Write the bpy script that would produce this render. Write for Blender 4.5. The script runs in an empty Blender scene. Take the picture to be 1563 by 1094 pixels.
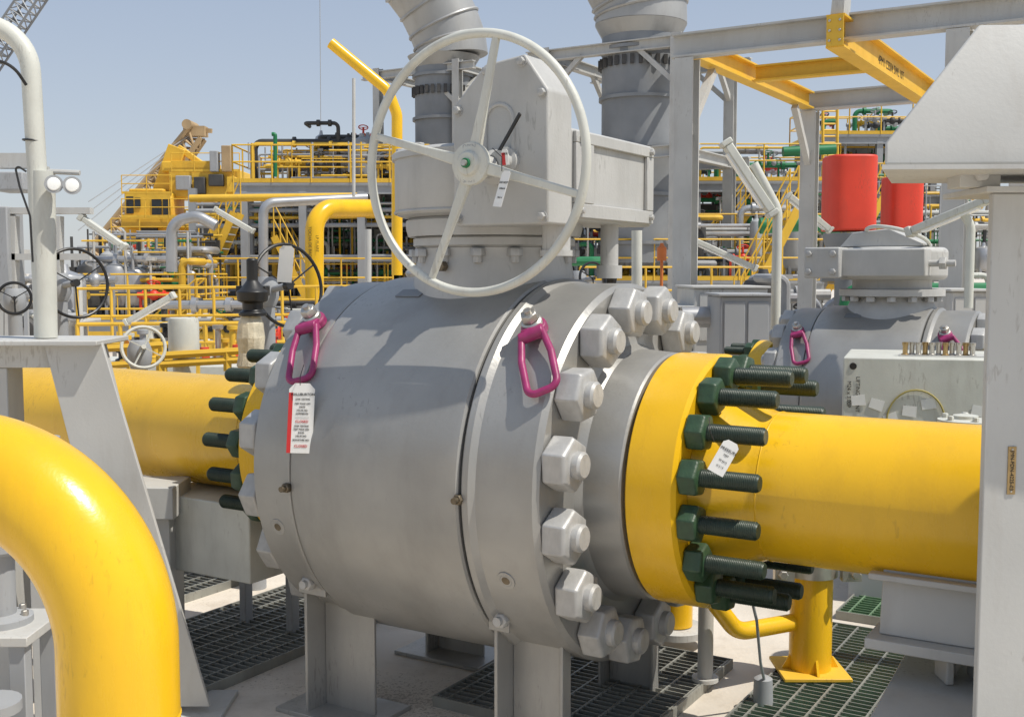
import bpy, math, random
from mathutils import Vector as V, Matrix
from math import sin, cos, pi, radians, atan, sqrt
random.seed(11)
R_=random.random
FL=1700.0; PI_=atan(130/FL); H=1.72
def pt(u,v,Y):
    # surveyed point: bearing / elevation read from the photo station, at true distance Y
    yc=-(v-547)/FL; z=Y/(cos(PI_)+yc*sin(PI_))
    return V(((u-781.5)/FL*z, Y, H+z*(-sin(PI_)+yc*cos(PI_))))
sc=bpy.context.scene
# ---------------------------------------------------------------- materials
def mat(name,col,rough=.5,metal=0.,var=.12,scale=5,bump=.05,dirt=.15,fine=90,dcol=(.12,.09,.06)):
    m=bpy.data.materials.new(name); m.use_nodes=True; nt=m.node_tree; N=nt.nodes; L=nt.links
    b=N['Principled BSDF']
    tc=N.new('ShaderNodeTexCoord')
    n1=N.new('ShaderNodeTexNoise'); n1.inputs['Scale'].default_value=scale; n1.inputs['Detail'].default_value=6
    L.new(tc.outputs['Object'],n1.inputs['Vector'])
    mp=N.new('ShaderNodeMapping'); mp.inputs['Scale'].default_value=(1,1,.22); L.new(tc.outputs['Object'],mp.inputs['Vector'])
    n2=N.new('ShaderNodeTexNoise'); n2.inputs['Scale'].default_value=scale*2.3; n2.inputs['Detail'].default_value=8; n2.inputs['Roughness'].default_value=.7
    L.new(mp.outputs['Vector'],n2.inputs['Vector'])
    r1=N.new('ShaderNodeMapRange'); r1.inputs['From Min'].default_value=.3; r1.inputs['From Max'].default_value=.7
    L.new(n1.outputs['Fac'],r1.inputs['Value'])
    mx=N.new('ShaderNodeMix'); mx.data_type='RGBA'
    mx.inputs['A'].default_value=tuple(c*(1-var) for c in col)+(1,)
    mx.inputs['B'].default_value=tuple(min(1,c*(1+var)) for c in col)+(1,)
    L.new(r1.outputs['Result'],mx.inputs['Factor'])
    r2=N.new('ShaderNodeMapRange'); r2.inputs['From Min'].default_value=.5; r2.inputs['From Max'].default_value=.78; r2.inputs['To Max'].default_value=dirt
    L.new(n2.outputs['Fac'],r2.inputs['Value'])
    m2=N.new('ShaderNodeMix'); m2.data_type='RGBA'; m2.inputs['B'].default_value=dcol+(1,)
    L.new(mx.outputs['Result'],m2.inputs['A']); L.new(r2.outputs['Result'],m2.inputs['Factor'])
    last=m2
    if dirt>.1:
        # fine scuffs, sparse
        n4=N.new('ShaderNodeTexNoise'); n4.inputs['Scale'].default_value=75; n4.inputs['Detail'].default_value=5; n4.inputs['Distortion'].default_value=.8
        L.new(mp.outputs['Vector'],n4.inputs['Vector'])
        ml=N.new('ShaderNodeMath'); ml.operation='MULTIPLY'; L.new(n4.outputs['Fac'],ml.inputs[0]); L.new(n1.outputs['Fac'],ml.inputs[1])
        r4=N.new('ShaderNodeMapRange'); r4.inputs['From Min'].default_value=.36; r4.inputs['From Max'].default_value=.42; r4.inputs['To Max'].default_value=min(.5,dirt)
        L.new(ml.outputs[0],r4.inputs['Value'])
        m4=N.new('ShaderNodeMix'); m4.data_type='RGBA'; m4.inputs['B'].default_value=tuple(c*.7 for c in dcol)+(1,)
        L.new(m2.outputs['Result'],m4.inputs['A']); L.new(r4.outputs['Result'],m4.inputs['Factor']); last=m4
    L.new(last.outputs['Result'],b.inputs['Base Color'])
    r3=N.new('ShaderNodeMapRange'); r3.inputs['To Min'].default_value=max(.05,rough-.15); r3.inputs['To Max'].default_value=min(1,rough+.2)
    L.new(n2.outputs['Fac'],r3.inputs['Value']); L.new(r3.outputs['Result'],b.inputs['Roughness'])
    b.inputs['Metallic'].default_value=metal
    if bump:
        n3=N.new('ShaderNodeTexNoise'); n3.inputs['Scale'].default_value=fine; n3.inputs['Detail'].default_value=3
        L.new(tc.outputs['Object'],n3.inputs['Vector'])
        bp=N.new('ShaderNodeBump'); bp.inputs['Strength'].default_value=bump; bp.inputs['Distance'].default_value=.01
        L.new(n3.outputs['Fac'],bp.inputs['Height']); L.new(bp.outputs['Normal'],b.inputs['Normal'])
    return m
GREY=mat('grey_valve_paint',(.355,.348,.328),.36,.35,.17,2.2,.06,.36,dcol=(.19,.18,.165))
GREYN=mat('grey_nut_paint',(.43,.425,.41),.42,.2,.14,12,.08,.38,dcol=(.2,.19,.17))
GREYG=mat('grey_gearbox_paint',(.46,.455,.435),.5,.05,.10,4,.08,.32,dcol=(.22,.21,.19))
WHITE=mat('pale_steel_paint',(.49,.485,.46),.5,0,.09,2.5,.05,.32,dcol=(.25,.2,.15))
WHEEL=mat('wheel_paint',(.58,.58,.52),.45,0,.08,6,.05,.3,dcol=(.25,.2,.15))
STEEL=mat('structure_grey',(.33,.34,.35),.6,0,.1,1.2,0,.25)
YEL=mat('yellow_pipe_paint',(.82,.475,.012),.24,0,.08,2.2,.05,.24,dcol=(.35,.18,.02))
YELB=mat('yellow_structure_paint',(.74,.45,.04),.5,0,.14,1,0,.3,dcol=(.3,.15,.03))
GRN=mat('dark_green_coating',(.028,.065,.03),.42,0,.35,14,.15,.2,dcol=(.1,.1,.08))
STUD=mat('stud_dark_coating',(.019,.034,.022),.45,.1,.3,20,.1,.25,dcol=(.07,.08,.06))
MAG=mat('magenta_paint',(.30,.025,.12),.4,0,.2,15,.05,.25)
BLK=mat('black_plastic',(.015,.015,.015),.4,0,.2,9,0,.1)
GAP=mat('dark_gap',(.05,.05,.048),.9,0,.2,9,0,0)
BRASS=mat('brass',(.40,.28,.13),.4,.8,.3,20,.05,.3)
PLUG=mat('dull_plug',(.16,.13,.09),.4,.7,.3,30,.05,.3)
BARE=mat('bare_metal',(.5,.48,.44),.35,.8,.15,20,.05,.2)
SILV=mat('silver_cladding',(.45,.45,.45),.35,.6,.15,2,0,.2)
RED=mat('red_tank_paint',(.72,.055,.025),.45,0,.1,1.5,0,.25)
GREEN=mat('green_pipe_paint',(.01,.17,.06),.45,0,.1,3,0,.1)
STACK=mat('stack_steel',(.24,.25,.26),.5,.2,.2,.8,0,.4,dcol=(.3,.3,.3))
STACKL=mat('stack_light_cladding',(.38,.38,.37),.45,.3,.15,.8,0,.3)
DARKS=mat('dark_equipment',(.06,.06,.06),.6,.2,.3,2,0,.3)
ORG=mat('orange_paint',(.55,.15,.03),.5,0,.1,3,0,.1)
PAPER=mat('white_tag',(.78,.77,.73),.6,0,.04,10,0,.08)
TREDM=mat('tag_red',(.6,.03,.03),.5,0,.04,10,0,0)
INK=mat('ink',(.02,.02,.02),.7,0,0,10,0,0)
REDINK=mat('red_ink',(.6,.05,.05),.7,0,0,10,0,0)
GLASS=mat('dark_glass',(.02,.025,.03),.1,0,.2,5,0,0)
LENS=mat('lamp_lens',(.88,.88,.85),.15,0,.05,5,0,0)
DECKM=mat('deck_paint',(.62,.56,.48),.8,0,.16,1.1,.3,.55,fine=40,dcol=(.28,.21,.14))
GRATM=mat('galvanised_grating',(.30,.30,.27),.55,.4,.25,3,0,.4)
GRATG=mat('green_tinted_grating',(.16,.25,.15),.55,.2,.3,3,0,.5,dcol=(.2,.2,.17))
UNDER=mat('under_grating_shade',(.035,.035,.03),.9,0,.5,4,0,.3,dcol=(.12,.11,.08))  # near-black colour paints in the shade of the recess below the bars
GRNFL=mat('green_floor',(.04,.20,.07),.7,0,.3,4,0,.3,dcol=(.06,.1,.05))
RUST=mat('brown_boom',(.40,.28,.15),.7,0,.2,1,0,.2)
TAPE=mat('tape_wrap',(.62,.56,.42),.5,0,.25,20,.3,.3)
CORD=mat('dull_cord',(.34,.28,.08),.6,0,.1,10,0,.1)
# ---------------------------------------------------------------- mesh kit
def frame(d):
    d=V(d).normalized(); t=V((1,0,0)) if abs(d.z)>.9 else V((0,0,1))
    s=d.cross(t).normalized(); return d,s,s.cross(d)
class G:
    def __init__(s,M=None): s.v=[];s.f=[];s.M=M or Matrix()
    def add(s,vs,fs):
        n=len(s.v); M=s.M; s.v+=[M@V(p) for p in vs]; s.f+=[tuple(i+n for i in f) for f in fs]; return s
    def box(s,a,b):
        x0,y0,z0=[min(p,q) for p,q in zip(a,b)];x1,y1,z1=[max(p,q) for p,q in zip(a,b)]
        return s.add([(x0,y0,z0),(x1,y0,z0),(x1,y1,z0),(x0,y1,z0),(x0,y0,z1),(x1,y0,z1),(x1,y1,z1),(x0,y1,z1)],
            [(0,3,2,1),(4,5,6,7),(0,1,5,4),(1,2,6,5),(2,3,7,6),(3,0,4,7)])
    def beam(s,p,q,w,h,up=(0,0,1),off=(0,0)):
        p=V(p);q=V(q);d=(q-p).normalized();u=V(up)
        if abs(d.dot(u))>.98: u=V((0,1,0))
        sd=d.cross(u).normalized(); uv=sd.cross(d); o=sd*off[0]+uv*off[1]; vs=[]
        for e in (p,q):
            for a,b in ((-1,-1),(1,-1),(1,1),(-1,1)): vs.append(e+o+sd*(a*w/2)+uv*(b*h/2))
        return s.add(vs,[(0,3,2,1)[::-1],(4,5,6,7)[::-1],(0,1,5,4)[::-1],(1,2,6,5)[::-1],(2,3,7,6)[::-1],(3,0,4,7)[::-1]])
    def ib(s,p,q,w,h,t=.02,up=(0,0,1)):
        s.beam(p,q,w,t,up,(0,h/2-t/2)); s.beam(p,q,w,t,up,(0,-h/2+t/2)); s.beam(p,q,t,h-2*t,up); return s
    def rev(s,prof,p,ax,n=48,rot=0):
        d,a,b=frame(ax); p=V(p); vs=[]; k=len(prof)
        for i in range(n):
            t=2*pi*i/n+rot; r=a*cos(t)+b*sin(t)
            for (h,rr) in prof: vs.append(p+d*h+r*rr)
        fs=[]
        for i in range(n):
            j=(i+1)%n
            for m in range(k-1): fs.append((i*k+m,j*k+m,j*k+m+1,i*k+m+1))
        if prof[0][1]>1e-6: fs.append(tuple(i*k for i in range(n))[::-1])
        if prof[-1][1]>1e-6: fs.append(tuple(i*k+k-1 for i in range(n)))
        return s.add(vs,fs)
    def cyl(s,p,q,r,r2=None,n=20):
        p=V(p);q=V(q); return s.rev([(0,r),((q-p).length,r if r2 is None else r2)],p,q-p,n)
    def tube(s,pts,r,n=10,closed=False):
        pts=[V(p) for p in pts]; m=len(pts); vs=[]; prev=None
        for i,p in enumerate(pts):
            if closed: d=pts[(i+1)%m]-pts[i-1]
            else: d=pts[min(i+1,m-1)]-pts[max(i-1,0)]
            d.normalize()
            if prev is None: _,a,b=frame(d)
            else:
                a=(prev-d*prev.dot(d)).normalized()
            b=d.cross(a); prev=a
            for k in range(n):
                t=2*pi*k/n; vs.append(p+(a*cos(t)+b*sin(t))*r)
        fs=[]; 
        for i in range(m if closed else m-1):
            j=(i+1)%m
            for k in range(n):
                l=(k+1)%n; fs.append((i*n+k,i*n+l,j*n+l,j*n+k))
        if not closed: fs.append(tuple(range(n))[::-1]); fs.append(tuple((m-1)*n+k for k in range(n)))
        return s.add(vs,fs)
    def prism(s,poly,o,ex,ey,ez):
        o=V(o);ex=V(ex);ey=V(ey);ez=V(ez);n=len(poly)
        vs=[o+ex*a+ey*b for a,b in poly]+[o+ex*a+ey*b+ez for a,b in poly]
        return s.add(vs,[tuple(range(n))[::-1],tuple(range(n,2*n))]+[(i,(i+1)%n,n+(i+1)%n,n+i) for i in range(n)])
    def ring(s,c,ax,R,r,n=48,m=10):
        d,a,b=frame(ax); c=V(c)
        return s.tube([c+(a*cos(2*pi*i/n)+b*sin(2*pi*i/n))*R for i in range(n)],r,m,True)
    def hexn(s,c,ax,af,th,rot=0):
        r=af/2/cos(pi/6); return s.rev([(0,r*.9),(th*.07,r),(th*.84,r),(th*.95,r*.93),(th,r*.82)],c,ax,6,rot)
    def sph(s,c,r,n=16):
        return s.rev([(-r*cos(pi*i/8),max(1e-7,r*sin(pi*i/8))) for i in range(9)],c,(0,0,1),n)
def fil(pts,rad,n=7):
    pts=[V(p) for p in pts]; out=[pts[0]]
    for i in range(1,len(pts)-1):
        a=(pts[i-1]-pts[i]); b=(pts[i+1]-pts[i]); la,lb=a.length,b.length; a.normalize();b.normalize()
        th=pi-a.angle(b); t=min(rad*math.tan(th/2),la*.49,lb*.49); w=cos(th/2)
        p0=pts[i]+a*t;p2=pts[i]+b*t;p1=pts[i]
        for k in range(n+1):
            x=k/n; w0=(1-x)**2;w1=2*x*(1-x)*w;w2=x*x; out.append((p0*w0+p1*w1+p2*w2)/(w0+w1+w2))
    out.append(pts[-1]); return out
WL={}
def link(o): sc.collection.objects.link(o); return o
def tagit(o,label,cat,group,kind):
    if label:o['label']=label
    if cat:o['category']=cat
    if group:o['group']=group
    if kind:o['kind']=kind
def thing(name,loc,label,cat,group=None,par=None):
    o=bpy.data.objects.new(name,None); o.empty_display_size=.1; link(o); loc=V(loc)
    WL[o.name]=loc; o.location=loc
    if par: o.parent=par; o.location=loc-WL[par.name]
    tagit(o,label,cat,group,None); return o
def ob(name,g,m,par=None,label=None,cat=None,group=None,bev=0,ang=35,kind=None,seg=2):
    xs=[p.x for p in g.v];ys=[p.y for p in g.v];zs=[p.z for p in g.v]
    c=V(((min(xs)+max(xs))/2,(min(ys)+max(ys))/2,min(zs) if par is None else (min(zs)+max(zs))/2))
    me=bpy.data.meshes.new(name); me.from_pydata([p-c for p in g.v],[],g.f); me.update()
    me.polygons.foreach_set('use_smooth',[True]*len(me.polygons)); me.set_sharp_from_angle(angle=radians(ang))
    me.materials.append(m); o=bpy.data.objects.new(name,me); link(o); WL[o.name]=c; o.location=c
    if par: o.parent=par; o.location=c-WL[par.name]
    if bev:
        b=o.modifiers.new('b','BEVEL'); b.width=bev; b.segments=seg; b.limit_method='ANGLE'; b.angle_limit=radians(35); b.harden_normals=False
    tagit(o,label,cat,group,kind); return o
def text(s,size,o,ex,ey,m,par,name='lettering',align='CENTER'):
    cu=bpy.data.curves.new('t','FONT'); cu.body=s; cu.size=size; cu.align_x=align; cu.align_y='CENTER'; cu.extrude=.0004
    to=bpy.data.objects.new('t',cu); link(to); dg=bpy.context.evaluated_depsgraph_get()
    me=bpy.data.meshes.new_from_object(to.evaluated_get(dg)); bpy.data.objects.remove(to)
    ex=V(ex).normalized();ey=V(ey).normalized();ez=ex.cross(ey); o=V(o); g=G()
    g.v=[o+ex*v.co.x+ey*v.co.y+ez*v.co.z for v in me.vertices]; g.f=[tuple(p.vertices) for p in me.polygons]
    bpy.data.meshes.remove(me)
    return ob(name,g,m,par)
# ---------------------------------------------------------------- camera, light
cam=bpy.data.cameras.new('camera'); cam.sensor_width=36; cam.lens=36*FL/1563; cam.clip_end=5000; cam.clip_start=.05
co=bpy.data.objects.new('camera',cam); link(co); co.location=(0,0,H); co.rotation_euler=(pi/2-PI_,0,0); sc.camera=co
SD=V((.84*.55,-.38*.55,.84)).normalized(); el=math.asin(SD.z); az=math.atan2(SD.x,SD.y)
su=bpy.data.lights.new('sun','SUN'); su.energy=4.4; su.angle=radians(.5); su.color=(1,.95,.86)
so=bpy.data.objects.new('sun',su); link(so); so.rotation_euler=SD.to_track_quat('Z','Y').to_euler()
w=bpy.data.worlds.new('World'); sc.world=w; w.use_nodes=True; nt=w.node_tree; N=nt.nodes; L=nt.links
sk=N.new('ShaderNodeTexSky'); sk.sky_type='NISHITA'; sk.sun_disc=False; sk.sun_elevation=el; sk.sun_rotation=az
sk.air_density=1.0; sk.dust_density=1.0; sk.ozone_density=2.0
tc=N.new('ShaderNodeTexCoord'); sx=N.new('ShaderNodeSeparateXYZ'); L.new(tc.outputs['Generated'],sx.inputs[0])
mr=N.new('ShaderNodeMapRange'); mr.inputs['From Min'].default_value=0; mr.inputs['From Max'].default_value=.32; L.new(sx.outputs['Z'],mr.inputs['Value'])
hz=N.new('ShaderNodeMix'); hz.data_type='RGBA'; hz.inputs['A'].default_value=(6.0,6.2,6.5,1); hz.inputs['B'].default_value=(3.7,4.5,5.9,1); L.new(mr.outputs['Result'],hz.inputs['Factor'])
mm=N.new('ShaderNodeMix'); mm.data_type='RGBA'; mm.inputs['Factor'].default_value=.68; L.new(sk.outputs[0],mm.inputs['A']); L.new(hz.outputs['Result'],mm.inputs['B'])
L.new(mm.outputs['Result'],N['Background'].inputs[0]); N['Background'].inputs[1].default_value=.112
sc.view_settings.view_transform='Standard'; sc.view_settings.look='None'; sc.view_settings.exposure=0
# ---------------------------------------------------------------- ground and gratings
TH=-radians(31.24)
VF=Matrix.Translation(V((-.12,4.40,0)))@Matrix.Rotation(TH,4,'Z')
g=G(); g.add([(-1500,-50,0),(1500,-50,0),(1500,3000,0),(-1500,3000,0)],[(0,1,2,3)])
ob('deck_ground',g,DECKM,kind='structure')
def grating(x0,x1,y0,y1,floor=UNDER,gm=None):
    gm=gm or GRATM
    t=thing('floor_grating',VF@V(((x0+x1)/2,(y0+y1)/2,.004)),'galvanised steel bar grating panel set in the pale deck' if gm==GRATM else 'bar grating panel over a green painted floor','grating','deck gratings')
    g=G(VF); g.add([(x0,y0,.005),(x1,y0,.005),(x1,y1,.005),(x0,y1,.005)],[(0,1,2,3)]); ob('under_sheet',g,floor,t)  # flat sheet just above the deck; the dark default stands for a shaded recess
    g=G(VF); y=y0+.02
    while y<y1: g.box((x0,y-.0025,.015),(x1,y+.0025,.040)); y+=.04
    ob('bearing_bars',g,gm,t)
    g=G(VF); x=x0+.05
    while x<x1: g.box((x-.004,y0,.030),(x+.004,y1,.0405)); x+=.1
    ob('cross_bars',g,gm,t)
    g=G(VF)
    for a,b in (((x0-.008,y0-.008,0),(x1+.008,y0,.044)),((x0-.008,y1,0),(x1+.008,y1+.008,.044)),((x0-.008,y0,0),(x0,y1,.044)),((x1,y0,0),(x1+.008,y1,.044))): g.box(a,b)
    ob('rim_bars',g,GRATM,t)
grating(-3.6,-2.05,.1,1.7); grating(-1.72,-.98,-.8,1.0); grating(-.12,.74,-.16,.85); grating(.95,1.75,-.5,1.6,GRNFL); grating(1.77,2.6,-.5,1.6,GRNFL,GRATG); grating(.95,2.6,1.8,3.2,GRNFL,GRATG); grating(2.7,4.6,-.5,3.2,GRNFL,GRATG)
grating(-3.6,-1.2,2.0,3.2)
# ---------------------------------------------------------------- valves
def studset(M,par,s,dirn,n,r,af,th,L,sr,zc,k,m1,m2,ph):
    for i in range(n):
        a=2*pi*(i+ph)/n; c=V((s,-r*cos(a),zc+r*sin(a)))
        g=G(M); g.hexn(c,(dirn,0,0),af,th,rot=R_()*1.0)
        nu=ob('nut',g,m1,par,bev=.004*k)
        ex_=L+(R_()-.5)*.012*(L>.1)
        g=G(M); g.rev([(0,sr),(th+ex_-.008,sr),(th+ex_,sr*.82)],c,(dirn,0,0),16)
        if L>.1:
            j=th+.004
            while j<th+ex_-.01: g.rev([(j,sr*1.0),(j+.0025,sr*1.05),(j+.005,sr)],c,(dirn,0,0),14); j+=.006
        ob('stud',g,m2,par)
def flange_pipe(M,side,s0,s1,s2,zc,k,L,group,lab,endr=.385):
    t=thing('pipeline',M@V(((s1+s2)/2,0,zc)),lab,'pipe',group)
    g=G(M); d=side
    g.rev([(0,.10*k),(0,.425*k),(.012,.445*k),(abs(s1-s0)-.012,.445*k),(abs(s1-s0),.43*k),(abs(s1-s0),.1*k)],(s0,0,zc),(d,0,0),96)
    ob('flange',g,YEL,t)
    g=G(M); g.rev([(0,.335*k),(.05*k,.315*k),(.16*k,.262*k),(.18*k,.255*k),(abs(s2-s1),.255*k)],(s1+d*.0008,0,zc),(d,0,0),96)
    ob('pipe',g,YEL,t)
    g=G(M); g.ring((s1+d*.2*k,0,zc),(1,0,0),.2535*k,.0035*k,72,6); ob('weld_seam',g,YEL,t)
    studset(M,t,s1+d*.001,d,16,endr*k,.112*k,.065*k,L,.029*k,zc,k,GRN,STUD,.5 if side>0 else .2)
    return t
def shackle(M,par,s,phi,zc,R,k,lean):
    nrm=V((0,-cos(phi),sin(phi))); c=V((s,-R*cos(phi),zc+R*sin(phi))); tang=V((0,-sin(phi),-cos(phi)))
    t=thing('hoist_ring',M@c,None,None,None,par)
    g=G(M); g.rev([(0,.036*k),(.03*k,.036*k),(.035*k,.03*k)],c+nrm*.022*k,nrm,20); g.hexn(c+nrm*.058*k,nrm,.052*k,.03*k); g.rev([(0,.013*k),(.04*k,.013*k)],c+nrm*.06*k,nrm,12)
    ob('bolt',g,BARE,t)
    dn=V((lean,-.52,-.78)).normalized(); wx=(V((1,0,0))-dn*dn.x).normalized()
    dt=(tang+V((lean*.8,0,0))).normalized()
    g=G(M); c2=c+nrm*.024*k
    g.rev([(0,.046*k),(.028*k,.046*k),(.034*k,.038*k)],c2-nrm*.022*k,nrm,20)
    b=c2+dt*.060*k+nrm*.016*k; g.beam(c2+dt*.02*k,b,.07*k,.042*k,(nrm)); g.cyl(b-wx*(.044*k),b+wx*(.044*k),.021*k,n=14)
    ob('collar',g,MAG,t,bev=.004*k)
    w=.048*k; h=.232*k
    p=[b-wx*w*.8,b+dn*h*.4-wx*w*1.12,b+dn*h-wx*w*1.1,b+dn*h+wx*w*1.1,b+dn*h*.4+wx*w*1.12,b+wx*w*.8]
    g=G(M); g.tube(fil(p,.032*k,6),.0125*k,12); ob('link',g,MAG,t)
def build_valve(org,k,zc,main):
    M=Matrix.Translation(V(org))@Matrix.Rotation(TH,4,'Z')
    grp='pipeline ball valves'
    t=thing('ball_valve',M@V((0,0,0)),'large grey ball valve with pale handwheel bolted between yellow pipes' if main else 'grey ball valve with low gearbox standing behind a white cabinet','valve',grp)
    K=lambda pr:[(a*k,b*k) for a,b in pr]
    g=G(M); g.rev(K([(-.3745,.5),(-.3745,.695),(-.369,.704),(-.345,.712),(.330,.712),(.352,.709),(.358,.700),(.358,.5)]),(0,0,zc),(1,0,0),160); ob('body',g,GREY,t,ang=25)
    g=G(M); g.rev(K([(.3585,.5),(.3585,.692),(.369,.692),(.369,.5)]),(0,0,zc),(1,0,0),160); ob('joint_gap_shade',g,GAP,t)  # dark ring filling the groove, the shade of the gap put into its colour
    g=G(M); g.rev(K([(.3695,.3),(.3695,.700),(.376,.706),(.398,.706),(.406,.699),(.418,.690),(.632,.690),(.65,.674),(.65,.505),(.664,.47),(.69,.452),(.815,.443),(.822,.436),(.822,.2)]),(0,0,zc),(1,0,0),160); ob('closure',g,GREY,t,ang=25)
    g=G(M); g.rev(K([(.375,.3),(.375,.688),(.381,.700),(.40,.700),(.42,.692),(.565,.69),(.58,.674),(.58,.505),(.60,.455),(.735,.443),(.735,.2)]),(0,0,zc),(-1,0,0),160); ob('closure',g,GREY,t,ang=25)
    g=G(M); g.rev(K([(.8225,.2),(.8225,.40),(.8295,.40),(.8295,.2)]),(0,0,zc),(1,0,0),64); ob('gasket',g,BARE,t)
    studset(M,t,.651*k,1,16,.600*k,.160*k,.088*k,.030*k,.046*k,zc,k,GREYN,GREYN,.5)
    studset(M,t,-.581*k,-1,16,.600*k,.160*k,.088*k,.030*k,.046*k,zc,k,GREYN,GREYN,.5)
    shackle(M,t,.505*k,radians(50),zc,.69*k,k,.50); shackle(M,t,-.465*k,radians(50),zc,.69*k,k,.30)
    for s,ph,rr in ((.364,-1,.694),(-.390,-4,.694)):
        a=radians(ph); nn=V((0,-cos(a),sin(a))); g=G(M); c=V((s*k,0,zc))+nn*rr*k
        g.hexn(c,nn,.032*k,.026*k); g.rev([(0,.011*k),(.044*k,.011*k)],c,nn,12); ob('vent_plug',g,PLUG,t)
    for s,ph in ((.5,-24),(-.48,-18)):
        a=radians(ph); nn=V((0,-cos(a),sin(a))); c=V((s*k,0,zc))+nn*.690*k
        g=G(M); g.ring(c,nn,.022*k,.004*k,20,6); g.rev([(0,.034*k),(.003*k,.033*k),(.003*k,.02*k)],c,nn,24); ob('threaded_port',g,GREY,t)
        g=G(M); g.rev([(.0032*k,.015*k),(.004*k,.015*k)],c,nn,20); ob('port_hole',g,PLUG,t)
    g=G(M); a=radians(66); nn=V((0,-cos(a),sin(a))); c=V((-.13*k,0,zc))+nn*.7125*k; g.prism([(-.055*k,-.03*k),(.055*k,-.03*k),(.055*k,.03*k),(-.055*k,.03*k)],c,(1,0,0),V((0,sin(a),cos(a))),nn*.003); ob('nameplate_recess',g,STACK,t)
    # legs
    for s0,s1 in ((.37,.58),(-.50,-.24)):
        for sd in (-1,1):
            g=G(M)
            def B(a,b): g.box(tuple(q*k if i!=1 else q*k*-sd for i,q in enumerate(a)),tuple(q*k if i!=1 else q*k*-sd for i,q in enumerate(b)))
            zt=(zc/k-.993)+.60
            B((s0,.30,0),(s0+.014,.50,zt-.0)); B((s0+.0145,.38,0),(s1,.394,zt-.03))
            if s0>0: B((s1+.0005,.35,0),(s1+.014,.41,zt-.05))
            B((s0-.13,.24,0),(s1+.06,.53,.018))
            B((s0-.015,.501,zt-.11),(s1-.14,.513,zt-.0))
            ob('support_leg',g,GREY,t,bev=.003)
            if sd<0:
                g=G(M); c=V(((s0+.05)*k,.513*k*-1,(zt-.06)*k)); g.hexn(c,(0,-1,0),.05*k,.035*k); g.rev([(0,.016*k),(.05*k,.016*k)],c,(0,-1,0),12); ob('leg_bolt',g,GREYN,t)
    sx=.06*k
    D=lambda e,d,z:((.06+e)*k,-d*k,z)
    zt=zc+.71*k
    if main:
        g=G(M); g.rev([(0,.33),(.17,.30),(.19,.295),(.215,.30)],(sx,0,1.60),(0,0,1),72); ob('bonnet',g,GREYG,t)
        g=G(M); g.rev([(0,.30),(.008,.315),(.035,.315),(.042,.305)],(sx,0,1.816),(0,0,1),72); ob('bonnet_flange',g,GREYG,t)
        for i in range(14):
            a=2*pi*(i+.3)/14; c=V((sx+.305*cos(a),.305*sin(a),1.814)); g=G(M); g.hexn(c-V((0,0,.032)),(0,0,1),.05,.03); g.rev([(0,.017),(.03,.017)],c-V((0,0,.055)),(0,0,1),10); ob('bonnet_bolt',g,GREYN,t)
        a0=D(-.02,.315,1.745); g=G(M); g.hexn(a0,(0,-1,0),.035,.03); ob('vent_plug',g,PLUG,t)
        gb=thing('gearbox',M@V((sx,0,1.86)),None,None,None,t)
        g=G(M); g.rev([(0,.30),(.0,.335),(.03,.343),(.06,.343),(.07,.33)],(sx,0,1.859),(0,0,1),80); ob('base_ring',g,GREYG,gb)
        g=G(M); g.rev([(0,.34),(.01,.375),(.03,.385),(.215,.385),(.218,.395),(.24,.395),(.248,.385),(.256,.35),(.262,.2),(.264,.01)],(sx,0,1.93),(0,0,1),96); ob('quadrant_housing',g,GREYG,gb)
        for i in range(10):
            g=G(M); a=2*pi*i/10; g.hexn((sx+.36*cos(a),.36*sin(a),2.175),(0,0,1),.035,.022); ob('housing_bolt',g,GREYN,gb)
        for z in (1.95,): g=G(M); g.ring((sx,0,z),(0,0,1),.384,.006,96,6); ob('housing_rib',g,GREYG,gb)
        o_=-.085
        poly=[(.178,1.885),(.561,1.885),(.561,2.33),(.47,2.455),(.31,2.435),(.178,2.30)]
        g=G(M); g.prism([(.06+a+o_,b) for a,b in poly],(0,-.42,0),(1,0,0),(0,0,1),(0,.17,0)); ob('worm_cover',g,GREYG,gb,bev=.008,seg=3)
        p2=[(.20,1.91),(.54,1.91),(.54,2.32),(.46,2.43),(.32,2.41),(.20,2.285)]
        for a,b in p2: g=G(M); g.hexn((.06+a+o_,-.421,b),(0,-1,0),.026,.018); g.rev([(0,.019),(.004,.019)],(.06+a+o_,-.42,b),(0,-1,0),16); ob('cover_bolt',g,GREYN,gb)
        cx,cz=.37+o_,2.22
        path=[(cx-.055,cz-.12)]+[(cx+.055*cos(q),cz+.02+.055*sin(q)) for q in [pi-pi*i/10 for i in range(11)]]+[(cx+.055,cz-.12)]
        g=G(M); g.tube([V((.06+a,-.421,b)) for a,b in path],.008,8); g.rev([(0,.05),(.02,.048),(.024,.035),(.06,.033)],(.06+.40+o_,-.42,2.10),(0,-1,0),32); ob('indicator_cover',g,GREYG,gb)
        g=G(M); g.beam((.06+.385+o_,-.46,2.12),(.06+.50+o_,-.50,2.245),.006,.012); ob('pointer',g,BLK,gb)
        q0=.559+o_
        g=G(M); g.box(D(.20,.245,1.905),D(q0-.004,-.44,2.225)); ob('reducer_housing',g,GREYG,gb,bev=.012,seg=3)
        g=G(M)
        g.box(D(q0-.003,.235,2.175),D(q0+.012,-.42,2.215)); g.box(D(q0-.003,.235,1.915),D(q0+.012,-.42,1.965))
        g.box(D(q0-.003,.235,1.966),D(q0+.012,.10,2.174)); g.box(D(q0-.003,-.36,1.966),D(q0+.012,-.42,2.174))
        ob('side_rim',g,GREYG,gb,bev=.003)
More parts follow.
